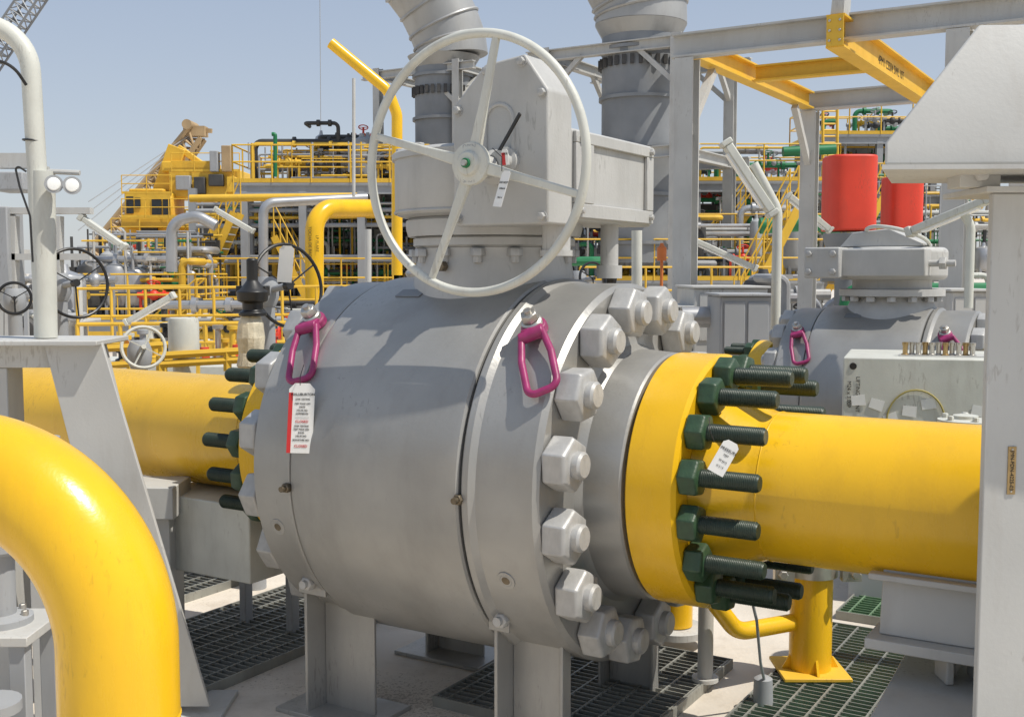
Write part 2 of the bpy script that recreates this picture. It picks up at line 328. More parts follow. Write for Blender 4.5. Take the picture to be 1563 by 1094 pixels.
        for y,z in ((.20,2.195),(.20,1.94),(-.39,2.195),(-.39,1.94)): g=G(M); g.hexn(D(q0+.012,y,z),(1,0,0),.022,.014); ob('housing_bolt',g,GREYN,gb)
        g=G(M); c=V(D(-.385,.05,2.06)); g.rev([(0,.05),(.015,.05),(.03,.035),(.045,.03),(.05,.01)],c+V((.01,0,0)),(-1,0,0),24); ob('breather_cap',g,GREYG,gb)
        g=G(M); c=V(D(.36,.15,2.25)); g.ring(c+V((0,0,.025)),(0,1,0),.028,.007,24,8); g.cyl(c-V((0,0,.04)),c,.016); ob('lifting_eye',g,BARE,gb)
        g=G(M); g.cyl(D(.42,.26,1.80),D(.42,.26,1.93),.05); g.cyl(D(.42,.26,1.78),D(.42,.26,1.80),.058); ob('underside_boss',g,GREYG,gb)
        g=G(M); g.cyl(D(.40,-.20,1.74),D(.40,-.20,1.95),.035); g.cyl(D(.40,-.20,1.70),D(.40,-.20,1.75),.05); ob('underside_boss',g,GREYG,gb)
        # handwheel
        hc=V(D(.280,.58,2.08)); hw=thing('handwheel',M@hc,None,None,None,t); RW=.438
        g=G(M); g.ring(hc,(0,-1,0),RW-.014,.0155,96,14); ob('rim',g,WHEEL,hw)
        g=G(M); g.rev([(0,.04),(.01,.070),(.02,.072),(.032,.069),(.036,.043),(.046,.040),(.05,.035)],hc+V((0,.012,0)),(0,-1,0),40); ob('hub',g,WHEEL,hw)
        text('OPEN',.020,M@(hc+V((0,-.0215,.055))),M.to_3x3()@V((1,0,0)),(0,0,1),STEEL,hw); text('SHUT',.020,M@(hc+V((0,-.0215,-.055))),M.to_3x3()@V((1,0,0)),(0,0,1),STEEL,hw)
        g=G(M); g.rev([(0,.016),(.010,.016)],hc+V((0,-.038,0)),(0,-1,0),20); ob('cap_ring',g,GREEN,hw)
        g=G(M); g.rev([(0,.011),(.018,.010)],hc+V((0,-.040,0)),(0,-1,0),16); ob('hub_bolt',g,BARE,hw)
        g=G(M); g.cyl(hc+V((0,.012,0)),hc+V((0,.17,0)),.035); g.rev([(0,.06),(.03,.06),(.05,.045),(.06,.04)],hc+V((0,.16,0)),(0,-1,0),32); ob('shaft',g,GREYG,hw)
        for q in (77,164,-16,246):
            a=radians(q); dr=V((cos(a),0,sin(a))); tr=V((-sin(a),0,cos(a))); g=G(M)
            A=hc+dr*.05; Bp=hc+dr*(RW-.02); n8=[]
            for P0,hw_,th_ in ((A,.021,.013),(hc+dr*.2,.015,.010),(Bp,.0125,.009)):
                for sx_,sy_ in ((-1,-1),(1,-1),(1,1),(-1,1)): n8.append(P0+tr*hw_*sx_+V((0,th_*sy_,0)))
            g.add(n8,[(0,1,2,3)]+[(i,i+4,(i+1)%4+4,(i+1)%4) for i in range(4)]+[(4+i,8+i,(i+1)%4+8,(i+1)%4+4) for i in range(4)]+[(11,10,9,8)])
            ob('spoke',g,WHEEL,hw,bev=.005)
    else:
        g=G(M); g.rev([(0,.3),(.14,.24),(.15,.32),(.19,.32),(.195,.24),(.25,.24)],(sx,0,zt-.08),(0,0,1),48); ob('bonnet',g,GREYG,t)
        z=zt+.17; gb=thing('gearbox',M@V((sx,0,z)),None,None,None,t)
        g=G(M); g.rev([(0,.31),(.02,.33),(.18,.33),(.2,.31),(.21,.1)],(sx,0,z),(0,0,1),48); g.box((sx-.42,-.36,z+.02),(sx+.27,-.1,z+.19)); g.box((sx-.44,-.42,z+.01),(sx-.22,.12,z+.2)); ob('quadrant_housing',g,GREYG,gb,bev=.01)
        g=G(M); g.prism([(-.28,0),(-.2,.09),(.02,.11),(.22,.02),(.22,0)],(sx,-.2,z+.205),(1,0,0),(0,0,1),(0,.3,0)); ob('top_cover',g,GREYG,gb,bev=.006)
        for i in range(14):
            g=G(M); a=2*pi*i/14; g.hexn((sx+.28*cos(a),.28*sin(a),zt+.035),(0,0,1),.05,.035); ob('bonnet_bolt',g,GREYN,gb)
        for q in range(4): g=G(M); g.hexn((sx-.41+q%2*.15,-.421,z+.05+q//2*.11),(0,-1,0),.035,.02); ob('cover_bolt',g,GREYN,gb)
        g=G(M); g.ring((sx+.06,-.15,z+.26),(.2,.3,1),.19,.012,40,8)
        ob('handwheel',g,WHEEL,gb)
        g=G(M); g.tube([(sx+.27,-.25,z+.1),(sx+.42,-.25,z+.1)],.02,12); g.hexn((sx+.33,-.25,z+.1),(1,0,0),.07,.04); ob('input_shaft',g,GREYG,gb)
    return M
build_valve((-.12,4.40,0),1.0,.993,True)
flange_pipe(VF,1,.83,1.012,3.3,.993,1,.195,'yellow export pipelines','long yellow gas pipeline with bolted flange at the grey ball valve')
flange_pipe(VF,-1,-.742,-.90,-4.6,.993,1,.17,'yellow export pipelines','long yellow gas pipeline with bolted flange at the grey ball valve')
M2=build_valve((2.36,7.1,0),.9,.87,False)
flange_pipe(M2,-1,-.67,-.80,-2.2,.87,.9,.15,'yellow export pipelines','short yellow pipeline run with bolted flange at the rear valve')
flange_pipe(M2,1,.745,.90,4.0,.87,.9,.17,'yellow export pipelines','short yellow pipeline run with bolted flange at the rear valve')
# ---------------------------------------------------------------- tags
def tag(c,ex,ey,w,h,name,label,lines,strip=None,m=PAPER,size=.012,string=None):
    ex=V(ex).normalized();ey=V(ey).normalized();nz=ex.cross(ey)
    t=thing(name,c,label,'tag'); ch=w*.22
    g=G(); g.prism([(-w/2,-h/2),(w/2,-h/2),(w/2,h/2-ch),(w/2-ch,h/2),(-w/2+ch,h/2),(-w/2,h/2-ch)],V(c)-nz*.001,ex,ey,nz*.001); ob('card',g,m,t)
    if strip: g=G(); g.prism([(-w/2,-h/2),(-w/2+w*strip,-h/2),(-w/2+w*strip,h/2-ch*1.6),(-w/2,h/2-ch*1.6)],V(c)+nz*.0002,ex,ey,nz*.0003); ob('edge_strip',g,TREDM,t)
    for i,(s,y) in enumerate(lines):
        k=REDINK if 'CLOSED' in s else INK
        text(s,size*(1.25 if i==0 or k is REDINK else .8),V(c)+ey*y+nz*.0012+ex*(w*.05),ex,ey,k,t)
    if string: g=G(); g.tube(string,.0015,5); ob('string',g,BLK,t)
    return t
c=pt(459,638,3.96); ex=V((.99,-.14,0)); ey=V((.04,.12,1))
L_=[('HALLIBURTON',.085),('LEAK TESTING',.068),('TEST PACK NO:',.052),('DATE:',.040),('VALVE NO:',.028),('COMMENTS:',.016),('____________',.006),('CLOSED',-.012),('LEAK TESTING',-.028),('TEST PACK NO:',-.040),('DATE:',-.052),('VALVE NO:',-.064),('SIGNATURE NO:',-.078),('CLOSED',-.100)]
tag(c,ex,ey,.096,.25,'leak_test_tag','white and red paper tag tied to the hoist ring',L_,strip=.16,size=.0105,string=[c+V((0,-.002,.118)),c+V((0,0,.15)),c+V((.01,.02,.19))])
c=pt(766,288,3.60); tag(c,(.7,-.75,-.1),(.28,.1,1),.040,.12,'paper_tag','small white tag hanging at an angle on the handwheel',[('DO NOT',.02),('OPERATE',.0),('TAG 14',-.03)],size=.008,string=[c+V((0,0,.055)),c+V((.0,0,.1)),c+V((-.03,.02,.13))])
c=pt(771,240,3.60); tag(c,(.7,-.7,0),(-.1,0,1),.03,.05,'red_tag','small red and white tag tied to the handwheel',[('LOCK',0.01)],strip=.5,size=.007)
c=pt(1105,698,3.38); tag(c,(.75,-.2,-.4),(.5,.1,.85),.052,.11,'white_tag','white printed tag tied to a flange stud',[('PRESSURE',.025),('TEST',.008),('TP 0412',-.012),('N 2 / 5',-.03)],size=.010,string=[c+V((-.03,0,.05)),c+V((-.045,0,.085)),c+V((-.04,.03,.12))])
c=pt(436,403,6.1); tag(c,(.97,-.2,-.05),(.1,0,1),.085,.20,'white_tag','blank white tag hanging on a black valve wheel',[],string=[c+V((0,0,.1)),c+V((-.02,0,.14))])
# ---------------------------------------------------------------- left foreground
t=thing('yellow_elbow_pipe',(-.905,2.5,0),'thick glossy yellow pipe elbow turning down to the deck','pipe')
g=G(); g.tube(fil([(-2.6,2.85,1.27),(-.905,2.5,1.265),(-.905,2.5,.0)],.40,24),.135,64); ob('pipe_bend',g,YEL,t)
g=G(); g.ring((-.905,2.5,.70),(0,0,1),.1343,.003,64,6); ob('weld_seam',g,YEL,t)
g=G(); g.ring((-1.36,2.594,1.268),(-.98,.2,0),.1343,.003,64,6); ob('weld_seam',g,YEL,t)
t=thing('support_gantry',(-1.2,4.25,0),'pale grey welded steel support with raking leg beside the pipe','steel support')
a=pt(155,522,4.2);b=pt(320,1078,4.2)
a2=pt(66,522,4.2); b2=pt(210,1078,4.2)
g=G(); g.add([a2,a,b,b2,a2+V((0,.02,0)),a+V((0,.02,0)),b+V((0,.02,0)),b2+V((0,.02,0))],[(0,3,2,1),(4,5,6,7),(0,1,5,4),(1,2,6,5),(2,3,7,6),(3,0,4,7)])
A3=a+V((-.05,.021,0)); B3=b+V((-.12,.021,0)); g.add([A3,A3+V((0,.16,0)),B3+V((0,.16,0)),B3,A3-V((.015,0,0)),A3+V((-.015,.16,0)),B3+V((-.015,.16,0)),B3-V((.015,0,0))],[(0,1,2,3),(4,7,6,5),(0,4,5,1),(1,5,6,2),(2,6,7,3),(3,7,4,0)])
ob('raking_leg',g,WHITE,t,bev=.003)
g=G(); zt=a.z; g.box((-3.4,4.23,zt-.10),(-1.66,4.42,zt-.013)); g.box((-3.4,4.15,zt-.012),(a.x+.0,4.50,zt+.008)); ob('top_beam',g,WHITE,t,bev=.004)
g=G(); g.box((b.x-.22,4.12,0),(b.x+.05,4.45,.02)); ob('base_plate',g,WHITE,t,bev=.003)
g=G(); g.box((-2.05,4.24,0),(-1.93,4.38,zt-.101)); ob('post',g,WHITE,t,bev=.004)
# pipe post with lamp
t=thing('lamp_post',pt(66,512,4.12),'cream tubular post curving over at the top with twin lamps','lamp post')
g=G(); pts=fil([pt(68,515,4.3),pt(56,250,4.3),pt(44,60,4.3),pt(-60,20,4.3)],.18,8); g.tube(pts,.036,20); ob('tube',g,WHEEL,t)
g=G(); g.tube([pt(66,262,4.3),pt(70,515,4.3)],.043,20); ob('sleeve',g,WHEEL,t)
g=G(); g.ring(pt(51,215,4.3),(0.08,0,1),.037,.004,24,6); ob('band',g,BLK,t)
g=G(); g.tube([pt(60,268,4.3),pt(78,262,4.3),pt(122,264,4.3)],.010,8); g.box(tuple(pt(60,275,4.32)),tuple(pt(76,255,4.34))); ob('bracket',g,WHITE,t)
for u,v in ((82,281),(110,283)):
    c=pt(u,v,4.22); h=thing('lamp_head',c,None,None,None,t); dd=V((.36,-.93,.05)).normalized()
    g=G(); g.rev([(-.05,.016),(-.03,.03),(-.004,.034),(0,.034),(0,.026)],c,dd,28); ob('housing',g,STEEL,h)
    g=G(); g.rev([(.0005,.025),(.004,.022),(.006,.010)],c,dd,24); ob('lens',g,LENS,h)
g=G(); g.tube(fil([pt(-30,85,4.2),pt(20,100,4.2),pt(40,130,4.25)],.1),.006,8); ob('black_cable',g,BLK,label='black cable looping beside the cream lamp post',cat='cable')
g=G(); g.tube(fil([pt(40,262,4.2),pt(22,250,4.2),pt(30,285,4.2),pt(46,330,4.2),pt(50,400,4.2)],.05),.004,6); ob('black_cable',g,BLK,label='black cable looping beside the cream lamp post',cat='cable')
def stand(p,w,d,h,label):
    t=thing('equipment_stand',p,label,'stand','grey equipment stands'); x,y,z=p
    for a in (-1,1):
        for b in (-1,1): g=G(); g.box((x+a*w/2-.025,y+b*d/2-.025,0),(x+a*w/2+.025,y+b*d/2+.025,h-.031)); ob('leg',g,STEEL,t,bev=.003)
    g=G(); g.box((x-w/2-.04,y-d/2-.04,h-.03),(x+w/2+.04,y+d/2+.04,h)); ob('top_plate',g,WHITE,t,bev=.003)
    g=G(); g.rev([(0,.1),(.02,.1),(.03,.05),(h*.35,.05),(h*.35+.02,.09),(h*.35+.05,.09)],(x,y,h),(0,0,1),20); ob('fitting',g,STEEL,t)
    for i in range(6): g=G(); g.hexn((x+.08*cos(i),y+.08*sin(i),h+.02),(0,0,1),.02,.02); ob('fitting_bolt',g,BARE,t)
stand((-1.62,3.45,0),.22,.22,.62,'grey steel stand with bolted fitting behind the yellow elbow')
stand((-1.52,3.15,0),.16,.2,.32,'grey steel stand with bolted fitting behind the yellow elbow')
stand((-2.1,4.9,0),.3,.3,.7,'grey steel stand with bolted fitting near the raking leg')
g=G(); g.box((-1.72,3.9,0),(-1.55,4.1,.92)); g.box((-1.76,3.86,.92),(-1.51,4.14,.94)); ob('grey_pedestal',g,WHITE,bev=.004,label='pale grey square steel pedestal on the deck',cat='pedestal')
g=G(); p=pt(247,735,4.9); g.box((p.x-.09,4.8,0),(p.x+.06,5.0,p.z-.015)); g.box((p.x-.13,4.76,p.z-.14),(p.x+.09,5.04,p.z)); ob('grey_pedestal',g,WHITE,bev=.004,label='pale grey square steel pedestal beside the raking leg',cat='pedestal')
t=thing('pipe_saddle',VF@V((-1.55,0,0)),'pale steel saddle block carrying the yellow pipeline','pipe support','pipe supports')
g=G(VF); g.box((-1.62,-.30,.40),(-.98,.26,.735)); ob('saddle_box',g,LENS if False else WHEEL,t,bev=.006)
for s in (-1.5,-1.2): g=G(VF); g.box((s,.15,0),(s+.04,.2,.399)); ob('leg',g,STEEL,t,bev=.003)
t=thing('pipe_saddle',VF@V((1.8,0,0)),'pale steel saddle block carrying the yellow pipeline','pipe support','pipe supports')
g=G(VF); g.prism([(-.16,.80),(-.20,.60),(.20,.60),(.16,.80)],(1.60,0,0),(0,1,0),(0,0,1),(.75,0,0)); ob('saddle_box',g,WHITE,t,bev=.004)
g=G(VF); g.box((1.57,-.26,.565),(2.4,.26,.599)); g.box((1.565,-.21,.77),(2.36,-.165,.79)); ob('saddle_plate',g,WHITE,t,bev=.004)
for s in (1.75,2.1): g=G(VF); g.box((s,-.10,.3),(s+.06,.14,.564)); ob('leg',g,WHITE,t,bev=.003)
# right low beam
t=thing('skid_beam',(1.3,3,0),'pale grey skid beam with welded U lug on its end','beam')
g=G(); g.prism([(.84,2.75),(1.30,3.60),(1.66,3.52),(1.30,2.6)],(0,0,.44),(1,0,0),(0,1,0),(0,0,.03)); g.prism([(.92,2.80),(1.34,3.56),(1.60,3.50),(1.24,2.68)],(0,0,0.0),(1,0,0),(0,1,0),(0,0,.439)); ob('beam',g,WHITE,t,bev=.006)
g=G(); 
for dx in (0,.10): g.box((1.32+dx,3.30,.471),(1.345+dx,3.40,.556))
g.box((1.346,3.34,.53),(1.419,3.40,.555)); ob('lug',g,WHITE,t,bev=.006)
# small yellow risers
t=thing('yellow_riser',(1.26,4.6,0),'yellow vertical drain pipe on square base plate with clamp','pipe')
g=G(); g.cyl((1.26,4.6,.05),(1.26,4.6,.78),.088,n=40); ob('pipe',g,YEL,t)
g=G(); g.tube(fil([(1.18,4.58,.26),(.92,4.45,.26),(.80,4.38,.42),(.80,4.38,.75)],.12,8),.036,20); ob('branch',g,YEL,t)
g=G(); g.box((1.12,4.46,.045),(1.40,4.74,.06)); ob('base_plate',g,YELB,t,bev=.003)
for a in (0,pi/2,pi,3*pi/2): g=G(); g.prism([(.087,0),(.12,0),(.087,.06)],(1.26,4.6,.061),(cos(a),sin(a),0),(0,0,1),(-sin(a)*.01,cos(a)*.01,0)); ob('gusset',g,YEL,t)
g=G(); g.rev([(0,.089),(0,.108),(.06,.108),(.06,.089)],(1.26,4.6,.46),(0,0,1),40); g.box((1.08,4.49,.455),(1.16,4.53,.525)); g.box((1.36,4.5,.455),(1.44,4.54,.525)); g.hexn((1.11,4.49,.49),(0,-1,0),.035,.03); g.hexn((1.41,4.5,.49),(0,-1,0),.035,.03); ob('clamp',g,BARE,t,bev=.003)
t=thing('yellow_riser',(.78,5.0,0),'short yellow pipe stub standing on a bolted flange','pipe')
g=G(); g.cyl((.76,5.05,.1),(.76,5.05,.7),.075,n=32); ob('pipe',g,YEL,t)
g=G(); g.rev([(0,.14),(.03,.14),(.035,.13)],(.76,5.05,.06),(0,0,1),32); ob('flange',g,WHITE,t)
g=G(); g.cyl((.80,4.5,.04),(.80,4.5,.56),.032,n=20); g.rev([(0,.05),(.015,.05)],(.80,4.5,.56),(0,0,1),20); g.rev([(0,.055),(.015,.055)],(.80,4.5,.041),(0,0,1),20); ob('grey_stanchion',g,WHITE,label='short pale grey tubular stanchion on the grating',cat='post')
g=G(); g.tube(fil([(.86,4.0,.60),(.92,4.1,.42),(.96,4.2,.22),(1.0,4.28,.1)],.2,6),.006,8); g.rev([(0,.04),(.10,.036),(.11,.02)],(.99,4.28,.03),(0,0,1),20); ob('cable_gland',g,STEEL,label='black cable dropping into a grey deck gland',cat='cable')
# ---------------------------------------------------------------- right foreground column + hood
t=thing('steel_column',(1.4,2.85,0),'broad pale grey steel column carrying a sloping metal hood','column')
g=G(); g.box((1.178,2.75,0),(1.9,2.775,1.915)); g.box((1.50,2.776,0),(1.53,3.05,1.915)); ob('shaft',g,WHITE,t,bev=.003)
g=G(); g.box((1.15,2.72,1.916),(2.0,3.0,1.93)); g.box((1.10,2.76,1.931),(1.2,2.84,1.99)); g.hexn((1.15,2.76,1.96),(0,-1,0),.03,.02); ob('cap_bracket',g,WHITE,t,bev=.003)
g=G(); g.box((1.236,2.747,1.17),(1.256,2.7495,1.29)); ob('name_plate',g,BRASS,t)
text('JMN-FDN-4225-03',.013,(1.246,2.7462,1.23),(0,0,-1),(1,0,0),INK,t)
for z in (1.177,1.283): g=G(); g.rev([(0,.003),(.002,.002)],(1.246,2.747,z),(0,-1,0),10); ob('plate_rivet',g,BARE,t)
t=thing('sloping_hood',(1.4,2.9,2.0),'pale grey sheet metal hood with sloping sides above the column','hood')
a=pt(1350,252,2.62);b=pt(1350,218,2.62);c=pt(1494,38,2.70)
g=G()
x0=a.x; z0=a.z; z1=b.z; z2=c.z; x2=c.x
lo=[(x0,2.62),(3.0,2.50),(3.0,2.98),(x0*1.18,2.98)]; hi=[(x2,2.70),(3.0,2.62),(3.0,2.92),(x2*1.08,2.92)]
g.add([(x,y,z0) for x,y in lo]+[(x,y,z1) for x,y in lo]+[(x,y,z2) for x,y in hi],[(3,2,1,0),(0,1,5,4),(1,2,6,5),(2,3,7,6),(3,0,4,7),(4,5,9,8),(5,6,10,9),(6,7,11,10),(7,4,8,11),(8,9,10,11)])
ob('hood_shell',g,WHITE,t,bev=.006)
g=G(); g.prism([(x0-.012,2.60),(3.02,2.48),(3.02,3.0),(x0*1.18-.01,3.0)],(0,0,z0-.012),(1,0,0),(0,1,0),(0,0,.011)); ob('hood_lip',g,WHITE,t)
# ---------------------------------------------------------------- white cabinet with papers
t=thing('white_cabinet',pt(1395,700,5.6),'white painted equipment cabinet with taped papers and a lifting point mark','cabinet')
A=pt(1287,545,5.7); XW=V((.975,-.22,0)).normalized(); YW=V((.34,.94,0)).normalized(); Z0=.55; ht=A.z-Z0
g=G(); g.prism([(0,0),(.95,0),(.95,.65),(0,.65)],(A.x,A.y,Z0),XW,YW,(0,0,ht)); ob('box_body',g,WHEEL,t,bev=.008)
g=G(); g.prism([(.05,.05),(.9,.05),(.9,.6),(.05,.6)],(A.x,A.y,0),XW,YW,(0,0,Z0-.001)); ob('plinth',g,STEEL,t)
NW=V((-.22,-.975,0)).normalized()
g=G(); g.tube([V((A.x,A.y,0))+XW*(.36+.14*cos(q))+NW*.008+V((0,0,A.z-.32+.16*sin(q))) for q in [pi*i/16 for i in range(17)]],.005,6); ob('cable_loop',g,CORD,t)
for i,(e,zz,r) in enumerate(((.08,-.22,.1),(.17,-.24,-.3),(.42,-.23,.2),(.33,-.27,-.1),(.58,-.30,.2),(.66,-.26,-.2),(.50,-.33,0),(.24,-.31,.3))):
    g=G(); p=V((A.x,A.y,A.z+zz))+XW*e+NW*.003; ex=XW*cos(r)+V((0,0,sin(r))); ey=V((0,0,cos(r)))-XW*sin(r); g.prism([(-.035,-.025),(.035,-.028),(.032,.028),(-.035,.025)],p,ex,ey,NW*.002); ob('paper_patch',g,PAPER,t)
text('LIFTING POINT',.027,V((A.x,A.y,A.z-.19))+XW*.075+NW*.003,(0,0,-1),XW,INK,t); text('M24 x 3.00P',.027,V((A.x,A.y,A.z-.19))+XW*.032+NW*.003,(0,0,-1),XW,INK,t)
g=G(); p=V((A.x,A.y,A.z-.045))+XW*.05+NW*.001; g.rev([(0,.018),(.003,.016)],p,NW,20); ob('lifting_hole',g,BLK,t)
for i in range(11):
    g=G(); p=V((A.x,A.y,A.z+.001))+XW*(.30+.033*(i%11))+YW*(.18+.02*(i%2)); g.rev([(0,.02),(.008,.02),(.012,.013),(.05,.013),(.055,.016),(.07,.016)],p,(0,0,1),12); ob('top_fitting',g,BARE if i%3 else BRASS,t)
g=G(); g.prism([(.27,.14),(.70,.14),(.70,.28),(.27,.28)],(A.x,A.y,A.z+.0005),XW,YW,(0,0,.004)); ob('fitting_plate',g,WHITE,t)
c=pt(1474,630,4.6); g=G(); g.rev([(0,.10),(.01,.11),(.022,.11),(.027,.05),(.04,.05),(.045,.02)],c-V((0,0,.05)),(0,0,1),32)
g.cyl((c.x,c.y,0),(c.x,c.y,c.z-.05),.05)
for i in range(5): g.hexn(c+V((.085*cos(i*1.2),.085*sin(i*1.2),-.026)),(0,0,1),.022,.018)
ob('capped_stub',g,WHEEL,label='white capped pipe stub with bolts on its lid',cat='pipe stub')
# ---------------------------------------------------------------- mid-left valves & wheels
def wheelobj(c,ax,Rr,m,name,label,spokes=3,r=.010):
    c=V(c); t=thing(name,V((c.x,c.y,0)),label,'valve','small hand valves'); d,a,b=frame(ax)
    g=G(); g.ring(c,ax,Rr,r,40,8); ob('rim',g,m,t)
    g=G()
    for i in range(spokes):
        q=pi*2*i/spokes+.5; g.beam(c,c+(a*cos(q)+b*sin(q))*Rr,r*.9,r*.6)
    g.cyl(c-d*.02,c+d*.02,Rr*.11,n=14); ob('spokes_hub',g,m,t)
    g=G(); g.cyl(c,c-d*.16,.02,n=12); e=c-d*.2; g.rev([(0,.05),(.05,.07),(.12,.07),(.17,.05)],e-V((0,0,.09)),(0,0,1),16); g.cyl((e.x,e.y,.0),(e.x,e.y,e.z-.08),.045,n=16); ob('valve_body',g,STEEL,t)
    return t
wheelobj(pt(440,436,6.3),(.75,-.65,.15),.235,BLK,'hand_valve','black handwheel on a small grey valve behind the pipeline')
wheelobj(pt(115,432,6.8),(.75,-.65,.1),.21,BLK,'hand_valve','black handwheel on a small grey valve behind the gantry')
wheelobj(pt(22,455,7.2),(.4,-.9,.1),.10,BLK,'hand_valve','black handwheel on a small grey valve behind the gantry')
wheelobj(pt(219,530,6.4),(.4,-.85,.25),.12,WHEEL,'hand_valve','pale grey spoked handwheel on a low valve',4)
wheelobj(pt(905,425,8.4),(.5,-.8,.1),.12,BLK,'hand_valve','black handwheel on a small valve behind the big gearbox')
t=thing('relief_valve',pt(385,560,6.0),'black capped relief valve wrapped in tape above the pipeline','valve')
g=G(); g.rev([(0,.075),(.02,.075),(.03,.055),(.07,.055),(.08,.08),(.13,.085),(.15,.06),(.19,.03),(.30,.03),(.31,.02)],pt(386,482,6.0),(0,0,1),28); g.box(tuple(pt(360,452,6.0)),tuple(pt(412,436,6.1))); ob('cap',g,BLK,t,bev=.004)
g=G(); g.rev([(0,.06),(.03,.078),(.10,.066),(.18,.075),(.26,.066),(.30,.05)],pt(384,566,6.0),(0,0,1),14); ob('tape_wrapped_body',g,TAPE,t,ang=10)
g=G(); b=pt(384,566,6.0); g.cyl((b.x,b.y,0),b,.06); ob('pipe',g,STEEL,t)
g=G(); g.rev([(0,.07),(.02,.07),(.03,.05),(.08,.06),(.1,.085),(.14,.03),(.2,.03)],pt(930,441,8.6),(0,0,1),20); b=pt(930,441,8.6); g.cyl((b.x,b.y,0),b,.05); ob('capped_valve',g,BLK,label='small black capped valve behind the big gearbox',cat='valve')
g=G(); c=pt(281,540,7.0); g.rev([(0,.095),(.2,.095),(.225,.09),(.23,.03)],c,(0,0,1),28); g.cyl((c.x,c.y,0),c,.07); ob('grey_canister',g,WHEEL,label='pale cylindrical canister standing behind the pipeline',cat='canister')
def rail(p,q,h=1.1,n=None,m=YELB,r=.026,label='yellow tubular handrail with toe plate',group='yellow handrails',toe=True):
    p=V(p);q=V(q); L=(q-p).length; n=n or max(2,int(L/1.1)+1); g=G(); up=V((0,0,1))
    for k in (1.0,.55): g.tube([p+up*h*k,q+up*h*k],r,6)
    for i in range(n): e=p.lerp(q,i/(n-1)); g.tube([e,e+up*h],r,6)
    if toe: g.beam(p+up*.06,q+up*.06,.01,.12)
    return ob('handrail',g,m,label=label,cat='handrail',group=group)
rail(pt(245,572,6.9),pt(450,560,6.9),.12,3,toe=False,label='low yellow guard rail behind the pipeline',group=None)
rail(pt(150,590,7.4),pt(300,580,7.4),.25,4,toe=False,label='low yellow guard rail behind the pipeline',group=None)
rail(pt(120,560,13),pt(640,556,13),.5,9,toe=False); rail(pt(120,535,18),pt(640,530,18),1.0,11)
t=thing('equipment_skid',pt(330,600,9),'pale steel skid crowded with small fittings behind the pipeline','skid')
g=G(); a=pt(90,560,8.5); g.box((a.x,8.6,a.z-.3),(-.9,9.6,a.z)); ob('skid_top',g,WHEEL,t,bev=.01)
for i in range(40):
    x=a.x+.1+R_()*2.4; y=8.7+R_()*.6; h=.05+R_()*.22; g=G(); g.rev([(0,.03),(.02,.05),(.04,.05),(.05,.025),(h,.025),(h+.01,.045),(h+.04,.045)],(x,y,a.z),(0,0,1),12); ob('fitting',g,random.choice([BARE,STEEL,WHEEL,YELB,BLK,RED]),t)
# ---------------------------------------------------------------- hoist gantry (right)
C1=V((1.78,11.5,0)); FR=Matrix.Translation(C1)@Matrix.Rotation(TH,4,'Z')
top=pt(1040,95,11.5).z+.16
t=thing('hoist_gantry',C1,'pale grey steel portal gantry carrying yellow hoisting beams','gantry')
def col(x,y,z1,w=.20):
    g=G(FR); g.ib((x,y,0),(x,y,z1),w,w,.02,(0,1,0)); g.box((x-.16,y-.16,0),(x+.16,y+.16,.03)); ob('column',g,WHITE,t,bev=.003)
for x,y in ((0,0),(2.6,0),(0,4.3),(2.6,4.3),(5.4,0),(5.4,4.3)): col(x,y,top-.13)
for y in (0,4.3):
    g=G(FR); g.ib((-.15,y,top),(5.6,y,top),.18,.24,.02); ob('beam',g,WHITE,t)
for x in (0,2.6): 
    g=G(FR); g.ib((x,.1,top),(x,4.2,top),.16,.22,.02); ob('beam',g,YELB if x==0 else WHITE,t)
g=G(FR); g.ib((1.577,-.32,top-.08),(1.577,4.5,top-.08),.17,.30,.02); hb=ob('hoist_beam',g,YELB,t)
g=G(FR); g.ib((.1,1.8,top-.02),(1.46,1.8,top-.02),.14,.18,.02); ob('cross_beam',g,YELB,t)
g=G(FR); g.box((1.50,-.335,top-.22),(1.655,-.321,top+.06));  ob('end_plate',g,YELB,t)
for i in range(6): g=G(FR); g.hexn((1.53+.095*(i%2),-.336,top-.17+.09*(i//2)),(0,-1,0),.022,.015); ob('plate_bolt',g,BARE,t)
g=G(FR); g.prism([(1.52,top+.081),(1.64,top+.081),(1.65,top+.30),(1.54,top+.30)],(0,-.28,0),(1,0,0),(0,0,1),(0,.22,0)); ob('clamp_plate',g,WHITE,t)
R3=FR.to_3x3()
text('4PM1 CSS04 SWL 10T',.13,FR@V((1.5885,1.9,top-.08)),R3@V((0,1,0)),(0,0,1),INK,t)
for p,q in (((0,0,top-.9),(0,.7,top-.15)),((0,4.3,top-.9),(0,3.6,top-.15)),((2.6,0,top-.9),(2.6,.7,top-.15)),((2.6,0,top-.9),(3.3,0,top-.15))): g=G(FR); g.beam(p,q,.08,.08); ob('knee_brace',g,WHITE,t)
